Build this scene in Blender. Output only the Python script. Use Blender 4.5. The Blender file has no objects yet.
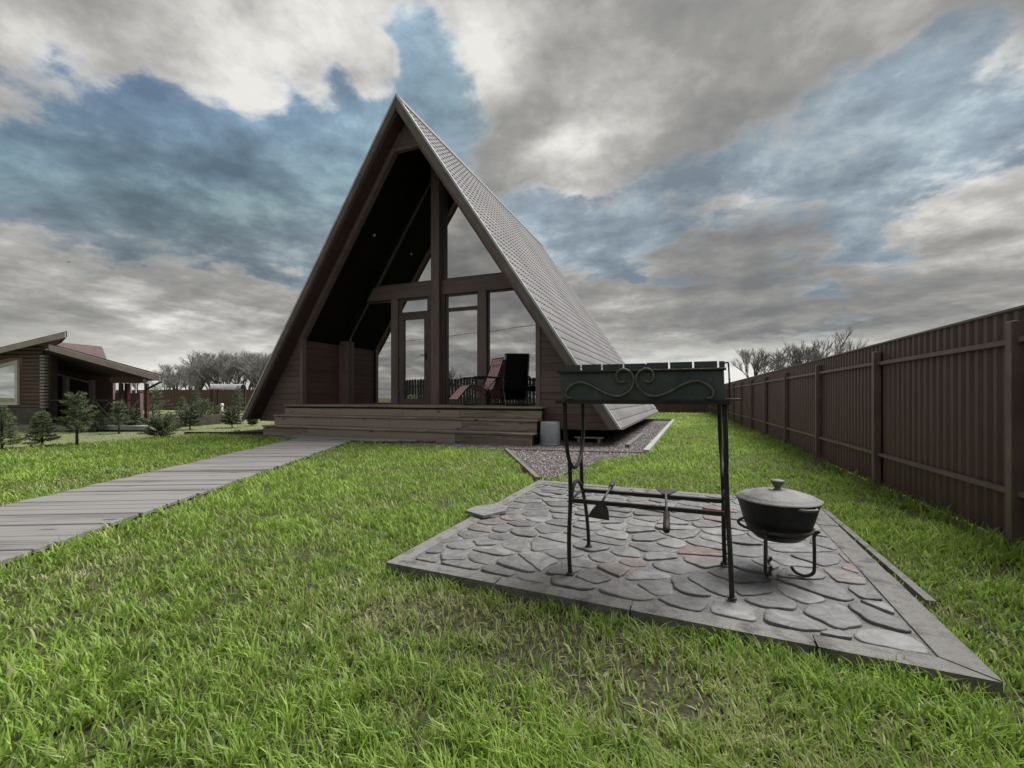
import bpy, math, random
import numpy as np
from mathutils import Vector, Matrix
random.seed(7); rng = np.random.default_rng(11)
R = math.radians; PI = math.pi
scene = bpy.context.scene
COL = scene.collection
# ------------------------------------------------------------------ camera frame
F = 446.0; TH = math.atan(178/446); CH = 0.9
CT, ST = math.cos(TH), math.sin(TH)
def cam2w(x, z):                       # camera-frame ground position -> world x,y
    return (x*CT - z*ST, x*ST + z*CT)

# ------------------------------------------------------------------ object helpers
ORG = {}
def tag(o, label=None, cat=None, group=None, kind=None):
    if label: o['label'] = label
    if cat: o['category'] = cat
    if group: o['group'] = group
    if kind: o['kind'] = kind
    return o
def empty(name, loc=(0,0,0), rz=0):
    o = bpy.data.objects.new(name, None); COL.objects.link(o)
    o.location = loc; o.rotation_euler = (0,0,rz); o.empty_display_size = .1
    return o
class MB:
    def __init__(s): s.v=[]; s.f=[]; s.smooth=[]
    def add(s, vs, fs, smooth=False):
        b=len(s.v); s.v += [tuple(p) for p in vs]
        s.f += [tuple(b+i for i in f) for f in fs]; s.smooth += [smooth]*len(fs)
        return s
    def box(s, x0,x1,y0,y1,z0,z1, M=None, bev=0):
        if bev>0:
            b=min(bev,(x1-x0)*.4,(y1-y0)*.4,(z1-z0)*.4)
            X=(x0,x1);Y=(y0,y1);Z=(z0,z1); vs=[];idx={}
            for i in(0,1):
                for j in(0,1):
                    for k in(0,1):
                        sx=1 if i==0 else -1; sy=1 if j==0 else -1; sz=1 if k==0 else -1
                        idx[(i,j,k,0)]=len(vs); vs.append((X[i],Y[j]+sy*b,Z[k]+sz*b))
                        idx[(i,j,k,1)]=len(vs); vs.append((X[i]+sx*b,Y[j],Z[k]+sz*b))
                        idx[(i,j,k,2)]=len(vs); vs.append((X[i]+sx*b,Y[j]+sy*b,Z[k]))
            fs=[]
            for i in(0,1):
                q=[idx[(i,0,0,0)],idx[(i,1,0,0)],idx[(i,1,1,0)],idx[(i,0,1,0)]]; fs.append(q if i==1 else q[::-1])
                q=[idx[(0,i,0,1)],idx[(1,i,0,1)],idx[(1,i,1,1)],idx[(0,i,1,1)]]; fs.append(q if i==0 else q[::-1])
                q=[idx[(0,0,i,2)],idx[(1,0,i,2)],idx[(1,1,i,2)],idx[(0,1,i,2)]]; fs.append(q if i==1 else q[::-1])
            def e(a,b_,ka,kb): return [idx[a+(ka,)],idx[b_+(ka,)],idx[b_+(kb,)],idx[a+(kb,)]]
            for p in(0,1):
                for q in(0,1):
                    fs.append(e((p,q,0),(p,q,1),0,1)); fs.append(e((p,0,q),(p,1,q),0,2)); fs.append(e((0,p,q),(1,p,q),1,2))
            for i in(0,1):
                for j in(0,1):
                    for k in(0,1): fs.append([idx[(i,j,k,m)] for m in(0,1,2)])
        else:
            vs=[(x0,y0,z0),(x1,y0,z0),(x1,y1,z0),(x0,y1,z0),(x0,y0,z1),(x1,y0,z1),(x1,y1,z1),(x0,y1,z1)]
            fs=[(3,2,1,0),(4,5,6,7),(0,1,5,4),(1,2,6,5),(2,3,7,6),(3,0,4,7)]
        if M is not None: vs=[M@Vector(p) for p in vs]
        return s.add(vs,fs)
    def prism(s, poly, a, b, axis='y', M=None):        # poly in the other two axes
        n=len(poly)
        def P(p,t):
            if axis=='y': return (p[0],t,p[1])
            if axis=='z': return (p[0],p[1],t)
            return (t,p[0],p[1])
        vs=[P(p,a) for p in poly]+[P(p,b) for p in poly]
        if M is not None: vs=[M@Vector(p) for p in vs]
        fs=[tuple(range(n))[::-1],tuple(range(n,2*n))]+[(i,(i+1)%n,n+(i+1)%n,n+i) for i in range(n)]
        return s.add(vs,fs)
    def tube(s, pts, r, n=8, cap=True, smooth=True):
        pts=[Vector(p) for p in pts]; m=len(pts)
        rr = r if isinstance(r,(list,tuple)) else [r]*m
        vs=[];fs=[]; prev=None
        for i,p in enumerate(pts):
            t=(pts[min(i+1,m-1)]-pts[max(i-1,0)]).normalized()
            if prev is None:
                a=Vector((0,0,1)) if abs(t.z)<.9 else Vector((1,0,0)); u=t.cross(a).normalized()
            else:
                u=(prev-t*prev.dot(t)).normalized()
            prev=u; w=t.cross(u)
            for k in range(n):
                A=2*PI*k/n; vs.append(p+(u*math.cos(A)+w*math.sin(A))*rr[i])
        for i in range(m-1):
            for k in range(n): fs.append((i*n+k,i*n+(k+1)%n,(i+1)*n+(k+1)%n,(i+1)*n+k))
        if cap: fs += [tuple(range(n))[::-1], tuple((m-1)*n+k for k in range(n))]
        return s.add(vs,fs,smooth)
    def lathe(s, prof, c=(0,0,0), n=32, smooth=True):   # prof: (r,z)
        vs=[];fs=[];m=len(prof)
        for r,z in prof:
            for k in range(n):
                A=2*PI*k/n; vs.append((c[0]+r*math.cos(A),c[1]+r*math.sin(A),c[2]+z))
        for i in range(m-1):
            for k in range(n): fs.append((i*n+k,i*n+(k+1)%n,(i+1)*n+(k+1)%n,(i+1)*n+k))
        return s.add(vs,fs,smooth)
    def build(s, name, mat, parent=None, loc=None, world=True, rz=0):
        o_=(0,0,0)
        if parent is not None and world: o_=ORG.get(parent.name,(0,0,0))
        elif parent is None and loc is not None and world: o_=loc
        me=bpy.data.meshes.new(name)
        me.from_pydata([(p[0]-o_[0],p[1]-o_[1],p[2]-o_[2]) for p in s.v],[],s.f)
        me.polygons.foreach_set('use_smooth',s.smooth); me.update()
        me.materials.append(mat)
        o=bpy.data.objects.new(name,me); COL.objects.link(o)
        if parent is not None: o.parent=parent; ORG[o.name]=ORG.get(parent.name,(0,0,0)) 
        elif loc is not None: o.location=loc; o.rotation_euler=(0,0,rz); ORG[o.name]=loc if world else (0,0,0)
        return o
def root(name, loc, label, cat, group=None, rz=0, world=True):
    o=empty(name,loc,rz); ORG[o.name]=tuple(loc) if world else (0,0,0)
    return tag(o,label,cat,group)
def npmesh(name, V, loops, starts, totals, mat, attr=None):
    me=bpy.data.meshes.new(name)
    me.vertices.add(len(V)); me.vertices.foreach_set('co',V.astype(np.float32).ravel())
    me.loops.add(len(loops)); me.loops.foreach_set('vertex_index',loops.astype(np.int32))
    me.polygons.add(len(starts)); me.polygons.foreach_set('loop_start',starts.astype(np.int32))
    if attr is not None:
        for k,a in attr.items():
            at=me.attributes.new(k,'FLOAT','POINT'); at.data.foreach_set('value',a.astype(np.float32))
    me.update(calc_edges=True); me.materials.append(mat)
    o=bpy.data.objects.new(name,me); COL.objects.link(o); return o
def copy_tree(o, parent=None):
    c=o.copy(); COL.objects.link(c)
    if parent: c.parent=parent
    for ch in list(o.children): copy_tree(ch,c)
    return c
def smooth_path(pts, n=8):            # catmull-rom
    P=[Vector(p) for p in pts]; out=[]
    for i in range(len(P)-1):
        a=P[max(i-1,0)];b=P[i];c=P[i+1];d=P[min(i+2,len(P)-1)]
        for k in range(n):
            t=k/n
            out.append(.5*((2*b)+(c-a)*t+(2*a-5*b+4*c-d)*t*t+(3*b-a-3*c+d)*t**3))
    out.append(P[-1]); return out

# ------------------------------------------------------------------ material helpers
def newmat(name):
    m=bpy.data.materials.new(name); m.use_nodes=True; nt=m.node_tree
    return m, nt, nt.nodes['Principled BSDF']
def N(nt, typ, **kw):
    n=nt.nodes.new(typ)
    for k,v in kw.items():
        if k in n.inputs.keys(): n.inputs[k].default_value=v
        else: setattr(n,k,v)
    return n
def ramp(nt, stops):
    r=nt.nodes.new('ShaderNodeValToRGB'); e=r.color_ramp.elements
    while len(e)<len(stops): e.new(.5)
    for i,(p,c) in enumerate(stops):
        e[i].position=p; e[i].color=(c+(1,)) if len(c)==3 else c
    return r
def coords(nt, scale=(1,1,1), kind='Object', rot=(0,0,0)):
    tc=nt.nodes.new('ShaderNodeTexCoord'); mp=nt.nodes.new('ShaderNodeMapping')
    mp.inputs['Scale'].default_value=scale; mp.inputs['Rotation'].default_value=rot
    nt.links.new(tc.outputs[kind],mp.inputs['Vector']); return mp.outputs['Vector']
def geo_coords(nt, scale=(1,1,1), rot=(0,0,0)):
    g=nt.nodes.new('ShaderNodeNewGeometry'); mp=nt.nodes.new('ShaderNodeMapping')
    mp.inputs['Scale'].default_value=scale; mp.inputs['Rotation'].default_value=rot
    nt.links.new(g.outputs['Position'],mp.inputs['Vector']); return mp.outputs['Vector']
def mottled(name, c1, c2, scale=8, rough=.7, bump=.2, stretch=(1,1,1), metal=0, spec=.4, c3=None, bscale=None, rough2=None, dist=.01, world=True, lo=.35, hi=.68):
    m,nt,b=newmat(name); L=nt.links.new
    v=(geo_coords if world else coords)(nt,stretch)
    n=N(nt,'ShaderNodeTexNoise',Scale=scale,Detail=8.0,Roughness=.62); L(v,n.inputs['Vector'])
    st=[(lo,c1),(hi,c2)] if c3 is None else [(lo,c1),((lo+hi)/2,c2),(hi,c3)]
    r=ramp(nt,st); L(n.outputs['Fac'],r.inputs['Fac']); L(r.outputs['Color'],b.inputs['Base Color'])
    b.inputs['Roughness'].default_value=rough; b.inputs['Metallic'].default_value=metal
    b.inputs['Specular IOR Level'].default_value=spec
    if rough2 is not None:
        rr=N(nt,'ShaderNodeMapRange'); rr.inputs['To Min'].default_value=rough; rr.inputs['To Max'].default_value=rough2
        rr.inputs['From Min'].default_value=.3; rr.inputs['From Max'].default_value=.7
        L(n.outputs['Fac'],rr.inputs['Value']); L(rr.outputs['Result'],b.inputs['Roughness'])
    if bump:
        n2=N(nt,'ShaderNodeTexNoise',Scale=bscale or scale*4,Detail=6.0,Roughness=.6); L(v,n2.inputs['Vector'])
        bp=N(nt,'ShaderNodeBump',Strength=bump,Distance=dist); L(n2.outputs['Fac'],bp.inputs['Height']); L(bp.outputs['Normal'],b.inputs['Normal'])
    return m
def wood(name, dark, light, axis='x', rough=.75, grain=1.0, knots=True, spec=.3, ang=0):
    """weathered timber: grain stretched along axis (world), per-board tone, knots"""
    m,nt,b=newmat(name); L=nt.links.new
    def geo_coords(nt,scale):
        g=nt.nodes.new('ShaderNodeNewGeometry'); m1=nt.nodes.new('ShaderNodeMapping'); m1.inputs['Rotation'].default_value=(0,0,-ang); m2=nt.nodes.new('ShaderNodeMapping'); m2.inputs['Scale'].default_value=scale
        nt.links.new(g.outputs['Position'],m1.inputs['Vector']); nt.links.new(m1.outputs[0],m2.inputs['Vector']); return m2.outputs['Vector']
    s={'x':(1.2,14,14),'y':(14,1.2,14),'z':(14,14,1.2)}[axis]
    v=geo_coords(nt,s)
    n=N(nt,'ShaderNodeTexNoise',Scale=2.2,Detail=9.0,Roughness=.65,Distortion=.6); L(v,n.inputs['Vector'])
    v2=geo_coords(nt,{'x':(.5,3,6),'y':(3,.5,6),'z':(4,4,.6)}[axis])
    n2=N(nt,'ShaderNodeTexNoise',Scale=1.6,Detail=4.0); L(v2,n2.inputs['Vector'])
    mx=N(nt,'ShaderNodeMath',operation='MULTIPLY_ADD'); L(n2.outputs['Fac'],mx.inputs[0]); mx.inputs[1].default_value=.9; 
    L(n.outputs['Fac'],mx.inputs[2])
    ri=N(nt,'ShaderNodeNewGeometry'); rm=N(nt,'ShaderNodeMath',operation='MULTIPLY_ADD'); L(ri.outputs['Random Per Island'],rm.inputs[0]); rm.inputs[1].default_value=.32; L(mx.outputs[0],rm.inputs[2])
    r=ramp(nt,[(.62,dark),(1.0,light)]) 
    mm=N(nt,'ShaderNodeMapRange'); mm.inputs['From Min'].default_value=.60; mm.inputs['From Max'].default_value=1.26
    L(rm.outputs[0],mm.inputs['Value']); 
    r.color_ramp.elements[0].position=.12; r.color_ramp.elements[1].position=.85
    L(mm.outputs[0],r.inputs['Fac']); colr=r.outputs['Color']
    if knots:
        v3=geo_coords(nt,{'x':(1.6,4,4),'y':(4,1.6,4),'z':(4,4,1.6)}[axis])
        vo=N(nt,'ShaderNodeTexVoronoi',Scale=1.3); L(v3,vo.inputs['Vector'])
        kr=ramp(nt,[(.06,(.16,.15,.15)),(.16,(1,1,1))]); L(vo.outputs['Distance'],kr.inputs['Fac'])
        mu=N(nt,'ShaderNodeMix',data_type='RGBA',blend_type='MULTIPLY'); mu.inputs[0].default_value=.7
        L(colr,mu.inputs[6]); L(kr.outputs['Color'],mu.inputs[7]); colr=mu.outputs[2]
    L(colr,b.inputs['Base Color']); b.inputs['Roughness'].default_value=rough; b.inputs['Specular IOR Level'].default_value=spec
    bp=N(nt,'ShaderNodeBump',Strength=.35*grain,Distance=.004); L(n.outputs['Fac'],bp.inputs['Height']); L(bp.outputs['Normal'],b.inputs['Normal'])
    return m

M={}
M['siding_x']=wood('siding_front',(.078,.054,.052),(.16,.118,.114),'x',.6,spec=.35,knots=False)
M['siding_y']=wood('siding_side',(.070,.038,.036),(.135,.078,.074),'y',.6,spec=.35,knots=False)
M['trim_z']=wood('trim_vertical',(.085,.060,.063),(.19,.14,.142),'z',.5,spec=.4,knots=False)
M['trim_x']=wood('trim_horizontal',(.085,.057,.058),(.18,.125,.125),'x',.5,spec=.4,knots=False)
M['frame']=mottled('window_frame_brown',(.085,.066,.068),(.12,.096,.098),3,.42,.05)
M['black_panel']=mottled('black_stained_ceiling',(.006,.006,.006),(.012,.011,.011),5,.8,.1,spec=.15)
M['step']=wood('grey_brown_step_timber',(.070,.057,.050),(.36,.30,.265),'x',.8,2.2)
M['deckboard']=wood('path_boards',(.070,.066,.063),(.235,.227,.22),'x',.85,1.8,ang=math.atan2(.44,.898))
M['fascia']=mottled('fascia_board',(.12,.104,.104),(.18,.16,.158),4,.45,.1)
M['trim_metal']=mottled('light_metal_trim',(.42,.43,.43),(.55,.56,.56),4,.35,.05,metal=.3)
M['roof']=mottled('grey_brown_metal_tile',(.19,.185,.186),(.255,.248,.247),1.2,.7,.05,spec=.25)
M['iron']=mottled('blackened_iron',(.018,.018,.019),(.055,.050,.048),22,.55,.35,spec=.45,metal=.3,rough2=.8)
M['grill_plate']=mottled('sooty_grill_plate',(.058,.072,.082),(.115,.130,.140),9,.5,.3,spec=.4,metal=.2,rough2=.8)
M['scroll']=mottled('worn_iron',(.10,.097,.094),(.20,.195,.19),22,.5,.3,metal=.3)
M['cast']=mottled('cast_iron_pot',(.006,.006,.006),(.014,.014,.014),30,.5,.25,spec=.35)
M['alu']=mottled('worn_aluminium_lid',(.10,.10,.098),(.25,.25,.243),11,.55,.35,metal=.15,rough2=.8)
M['rust']=mottled('rusty_rod',(.035,.030,.028),(.085,.075,.068),25,.8,.3)
M['wood_handle']=mottled('dark_handle',(.02,.016,.013),(.06,.045,.035),20,.6,.1)
M['steel']=mottled('old_steel',(.10,.10,.10),(.22,.21,.2),14,.45,.2,metal=.6)
M['concrete']=mottled('concrete_kerb',(.11,.107,.10),(.24,.235,.222),9,.9,.9,c3=(.17,.165,.155),bscale=120)
M['grout']=mottled('grout',(.21,.207,.20),(.38,.375,.365),16,.95,1.0,dist=.02,bscale=160)
M['black_fabric']=mottled('black_fabric',(.006,.006,.007),(.014,.014,.015),60,.9,.2,spec=.1)
M['plastic_blue']=mottled('pale_blue_grey_plastic',(.33,.37,.41),(.43,.47,.51),6,.55,.05)
M['white']=mottled('white_paint',(.62,.62,.6),(.75,.75,.73),8,.5,.05)
M['brick_grey']=mottled('dark_plinth',(.08,.078,.078),(.15,.145,.14),9,.9,.4)
M['pale_band']=mottled('pale_paving_band',(.26,.26,.27),(.38,.38,.39),7,.9,.3)
M['log']=wood('lodge_logs',(.085,.058,.056),(.17,.12,.115),'x',.7,knots=False)
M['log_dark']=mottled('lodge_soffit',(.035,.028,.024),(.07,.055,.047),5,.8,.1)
M['logend']=mottled('pale_log_ends',(.30,.27,.27),(.44,.41,.41),20,.8,.2)
M['pinkgrey']=mottled('pink_grey_fascia',(.36,.31,.32),(.46,.405,.415),3,.6,.1)
M['redroof']=mottled('red_brown_tiles',(.13,.05,.045),(.20,.08,.07),3,.5,.1)
M['rear_tile']=mottled('weathered_tile',(.12,.085,.082),(.18,.13,.127),9,.6,.3)
M['redpaint']=mottled('red_paint',(.05,.014,.014),(.085,.024,.023),5,.5,.1)
M['sheet']=mottled('galvanised_sheet',(.34,.36,.36),(.50,.52,.52),4,.35,.05,metal=.3)
M['bark']=mottled('grey_bark',(.06,.055,.05),(.15,.14,.13),14,.9,.4)
M['twig']=mottled('bare_twigs',(.18,.172,.168),(.32,.31,.305),2,.9,0)
M['soil']=None

# fence sheet
M['fence']=mottled('brown_profiled_steel',(.090,.050,.046),(.138,.084,.079),5,.42,.05,spec=.5,rough2=.6,stretch=(1,1,.16))
M['fencepost']=mottled('fence_post_paint',(.14,.10,.094),(.20,.15,.142),5,.5,.1)

# glass: tinted reflective
def glassmat(name, refl=.72, tint=(.9,.9,.9), dark=.25):
    m,nt,b=newmat(name); L=nt.links.new; nt.nodes.remove(b); out=nt.nodes['Material Output']
    g=N(nt,'ShaderNodeBsdfGlossy',Roughness=0.0); g.inputs['Color'].default_value=tint+(1,)
    t=N(nt,'ShaderNodeBsdfTransparent'); t.inputs['Color'].default_value=(dark,dark,dark,1)
    mx=N(nt,'ShaderNodeMixShader'); mx.inputs[0].default_value=refl
    n=N(nt,'ShaderNodeTexNoise',Scale=1.3,Detail=1.0); L(geo_coords(nt),n.inputs['Vector'])
    bp=N(nt,'ShaderNodeBump',Strength=.06,Distance=.02); L(n.outputs['Fac'],bp.inputs['Height']); L(bp.outputs['Normal'],g.inputs['Normal'])
    L(t.outputs[0],mx.inputs[1]); L(g.outputs[0],mx.inputs[2]); L(mx.outputs[0],out.inputs['Surface']); return m
M['glass']=glassmat('reflective_tinted_glass')
M['lodge_glass']=glassmat('lodge_window_glass',.75,(.9,1.0,.95),.5)

def leafmat(name, cols, rough=.6, transl=.3):
    m,nt,b=newmat(name); L=nt.links.new; out=nt.nodes['Material Output']
    a=N(nt,'ShaderNodeAttribute',attribute_name='tint')
    st=[(i/(len(cols)-1),c) for i,c in enumerate(cols)]
    r=ramp(nt,st); L(a.outputs['Fac'],r.inputs['Fac']); L(r.outputs['Color'],b.inputs['Base Color'])
    b.inputs['Roughness'].default_value=rough; b.inputs['Specular IOR Level'].default_value=.25
    t=N(nt,'ShaderNodeBsdfTranslucent'); L(r.outputs['Color'],t.inputs['Color'])
    mx=N(nt,'ShaderNodeMixShader'); mx.inputs[0].default_value=transl
    L(b.outputs[0],mx.inputs[1]); L(t.outputs[0],mx.inputs[2]); L(mx.outputs[0],out.inputs['Surface']); return m
M['grass']=leafmat('grass_blades',[(.52,.52,.29),(.34,.41,.13),(.20,.32,.055),(.33,.49,.085),(.52,.67,.17)],.45,.42)
M['needle']=leafmat('needles',[(.07,.085,.05),(.12,.15,.075),(.18,.22,.11),(.24,.29,.14)],.6,.15)
M['needle_pale']=leafmat('pale_needles',[(.07,.085,.06),(.12,.15,.09),(.17,.20,.12),(.2,.24,.15)],.6,.15)
M['weed']=leafmat('dry_weeds',[(.16,.14,.10),(.25,.23,.16),(.32,.29,.21),(.2,.22,.12)],.8,.2)

# ------------------------------------------------------------------ value noise (numpy)
_G=rng.random((256,256))
def vnoise(x,y,s):
    x=x*s+37.3;y=y*s+91.7
    xi=np.floor(x).astype(int);yi=np.floor(y).astype(int);fx=x-xi;fy=y-yi
    fx=fx*fx*(3-2*fx);fy=fy*fy*(3-2*fy)
    g=lambda a,b:_G[a%256,b%256]
    return (g(xi,yi)*(1-fx)+g(xi+1,yi)*fx)*(1-fy)+(g(xi,yi+1)*(1-fx)+g(xi+1,yi+1)*fx)*fy
def fbm(x,y,s): return .5*vnoise(x,y,s)+.3*vnoise(x,y,s*2.1)+.2*vnoise(x,y,s*4.3)

# ================================================================== GROUND
def in_poly(x,y,poly):
    ins=np.zeros(x.shape,bool); n=len(poly)
    for i in range(n):
        x1,y1=poly[i];x2,y2=poly[(i+1)%n]
        c=((y1>y)!=(y2>y))&(x<(x2-x1)*(y-y1)/((y2-y1)+1e-12)+x1); ins^=c
    return ins
PATIO=[(-1.45,1.885),(.865,1.77),(.93,4.26),(-1.43,4.33)]
PDIR=Vector((-.44,.898)).normalized(); PNRM=Vector((PDIR.y,-PDIR.x))     # boardwalk direction
P0=Vector((-4.99,1.75)); PW=1.24
def path_pt(t,w): p=P0+PDIR*t+PNRM*w; return (p.x,p.y)
PATH=[path_pt(-7.5,0),path_pt(-7.5,PW),path_pt(5.75,PW),path_pt(5.75,0)]
GRAVEL=[(-10.0,7.1),(-7.6,7.0),(-5.4,7.05),(-2.8,6.86),(-1.6,4.75),(-1.42,4.6),(-1.15,6.1),(-.66,7.3),(-.60,17.6),(-11.2,18.8),(-11.0,8.4),(-10.2,7.4)]
BACKLAWN_X=-10.85

m,nt,b=newmat('ground_soil_turf'); L=nt.links.new
v=geo_coords(nt); n1=N(nt,'ShaderNodeTexNoise',Scale=.8,Detail=10.0,Roughness=.65); L(v,n1.inputs['Vector'])
n2=N(nt,'ShaderNodeTexNoise',Scale=42.0,Detail=10.0,Roughness=.75); L(v,n2.inputs['Vector'])
r1=ramp(nt,[(.3,(.07,.065,.035)),(.5,(.09,.10,.04)),(.7,(.12,.15,.05))]); L(n1.outputs['Fac'],r1.inputs['Fac'])
r2=ramp(nt,[(.38,(.025,.021,.018)),(.5,(.085,.075,.055)),(.64,(.24,.22,.15))]); L(n2.outputs['Fac'],r2.inputs['Fac'])
mx=N(nt,'ShaderNodeMix',data_type='RGBA'); mx.inputs[0].default_value=.6; L(r1.outputs[0],mx.inputs[6]); L(r2.outputs[0],mx.inputs[7]); L(mx.outputs[2],b.inputs['Base Color'])
b.inputs['Roughness'].default_value=.95; b.inputs['Specular IOR Level'].default_value=.1
bp=N(nt,'ShaderNodeBump',Strength=.8,Distance=.03); L(n2.outputs['Fac'],bp.inputs['Height']); L(bp.outputs['Normal'],b.inputs['Normal'])
M['soil']=m
g=MB(); g.add([(-400,-400,0),(400,-400,0),(400,400,0),(-400,400,0)],[(0,1,2,3)])
tag(g.build('ground',M['soil'],loc=(0,0,0)),kind='structure')
M['palegrass']=mottled('worn_pale_turf',(.15,.16,.08),(.20,.215,.105),1.5,.95,.8,c3=(.20,.24,.10),bscale=40,dist=.03)
g=MB(); g.add([(-70,-20,.004),(BACKLAWN_X-.6,-20,.004),(-11.2,3.3,.004),(-10.9,5.2,.004),(-10.3,7.4,.004),(-11.1,8.4,.004),(-11.3,26,.004),(-70,40,.004)],[(0,1,2,3,4,5,6,7)])
tag(g.build('worn_turf',M['palegrass'],loc=(0,0,0)),kind='structure')

# gravel
M['gravel']=mottled('gravel_bed',(.04,.035,.033),(.17,.15,.145),70,.95,1.0,c3=(.09,.078,.075),bscale=90,dist=.02,lo=.3,hi=.75)
g=MB(); g.add([(x,y,.012) for x,y in GRAVEL],[tuple(range(len(GRAVEL)))])
tag(g.build('gravel_bed',M['gravel'],loc=(0,0,0)),kind='structure')
# pebbles
def pebbles():
    n=26000
    x=rng.uniform(-10,-.6,n*3);y=4.6+rng.random(n*3)**1.6*11
    k=in_poly(x,y,GRAVEL)&~((x>-9.3)&(x<-2.6)&(y>7.5)); x=x[k][:n];y=y[k][:n];n=len(x)
    base=np.array([(1,0,0),(-.5,.87,0),(-.5,-.87,0),(.3,.2,.8),(-.4,-.1,.7)])
    s=rng.uniform(.008,.02,n)*(1+.03*(y-4)); a=rng.uniform(0,2*PI,n); e=rng.uniform(.6,1.3,(n,3))
    V=base[None]*e[:,None,:]; ca,sa=np.cos(a)[:,None],np.sin(a)[:,None]
    X=V[:,:,0]*ca-V[:,:,1]*sa;Y=V[:,:,0]*sa+V[:,:,1]*ca
    P=np.stack([X*s[:,None]+x[:,None],Y*s[:,None]+y[:,None],V[:,:,2]*s[:,None]+.012],-1).reshape(-1,3)
    F_=np.array([(0,1,3),(1,4,3),(1,2,4),(2,0,3),(2,3,4)]);fl=(F_[None]+(np.arange(n)*5)[:,None,None]).reshape(-1)
    return P,fl,np.repeat(rng.random(n),5)
P_,fl,tn=pebbles()
M['pebble']=leafmat('pebbles',[(.04,.036,.035),(.085,.068,.066),(.12,.105,.10),(.17,.16,.155),(.32,.31,.30)],.85,0)
o=npmesh('gravel_stones',P_,fl,np.arange(0,len(fl),3),None,M['pebble'],{'tint':tn}); tag(o,'loose grey and pinkish gravel around the house','gravel',kind='stuff')

# kerbs
def kerb(name,pts,w,h,mat,label,z0=-.02):
    g=MB()
    for (a,b_) in zip(pts[:-1],pts[1:]):
        a=Vector(a);b_=Vector(b_);d=(b_-a).normalized();n=Vector((-d.y,d.x))*w/2
        g.prism([tuple(a+n),tuple(a-n),tuple(b_-n),tuple(b_+n)],z0,h,'z')
    o=g.build(name,mat,loc=(pts[0][0],pts[0][1],0)); return tag(o,label,'kerb')
M['kerb_pale']=mottled('pale_kerb',(.30,.30,.28),(.42,.42,.40),9,.9,.4,bscale=80)
M['edge_grey']=mottled('grey_edging',(.13,.125,.12),(.2,.195,.185),9,.9,.4,bscale=80)
M['edge_dark']=mottled('dark_edging',(.02,.02,.02),(.05,.048,.045),9,.8,.3)
kerb('concrete_kerb',[(-.64,7.3),(-.57,17.6)],.09,.07,M['kerb_pale'],'long pale concrete kerb between the gravel bed and the lawn by the fence')
kerb('back_kerb',[(-3.4,17.66),(-.52,17.66)],.08,.06,M['edge_dark'],'dark edging closing the gravel bed behind the roof eave')
kerb('gravel_edging',[(-2.78,6.9),(-.70,7.27)],.035,.035,M['edge_grey'],'thin grey edging strip crossing the gravel in front of the house corner')
kerb('gravel_edging',[(-2.84,6.84),(-1.50,4.5)],.05,.05,M['edge_grey'],'grey edging strip from the patio corner up to the house gravel')
kerb('garden_edging',[(-11.2,7.0),(-10.1,7.35),(-9.35,7.75)],.05,.07,M['edge_dark'],'dark edging strip left of the steps by the young trees')
kerb('patio_kerb',[(.952,2.42),(.962,4.1)],.035,.035,M['concrete'],'loose kerb strip lying beside the right edge of the stone patio')

# ------------------------------------------------------------------ boardwalk
def boardwalk():
    rt=root('boardwalk',(-5.5,4.2,0),None,None); 
    rt['kind']='structure'
    g=MB(); t=-7.4
    MW=Matrix.Translation((P0.x,P0.y,0))@Matrix(((PNRM.x,PDIR.x,0,0),(PNRM.y,PDIR.y,0,0),(0,0,1,0),(0,0,0,1)))
    while t<5.7:
        w=random.uniform(.125,.14); dz=random.uniform(-.004,.004); j=random.uniform(-.012,.012); a=random.uniform(-.006,.006)
        Mx=MW@Matrix.Translation((0,t,0))@Matrix.Rotation(a,4,'Z')
        g.box(j,PW+random.uniform(-.012,.012),0,w-.008,.022,.052+dz,Mx,bev=.004)
        t+=w
    g.build('planks',M['deckboard'],rt)
    g=MB()
    for w in(.06,PW-.1): g.box(w,w+.05,-7.4,5.7,-.02,.021,MW)
    g.build('bearers',M['edge_dark'],rt)
    # landing in front of the steps
    g=MB(); x=-7.75
    y0=6.95
    for k in range(4):
        y=y0+k*.142; g.box(-7.95+.2*k*0+random.uniform(-.02,.02),-4.62-.26*k*0+random.uniform(-.05,.05)-(3-k)*.28,y,y+.134,.03,.062,bev=.004)
    g.build('landing',M['deckboard'],rt)
boardwalk()

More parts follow.
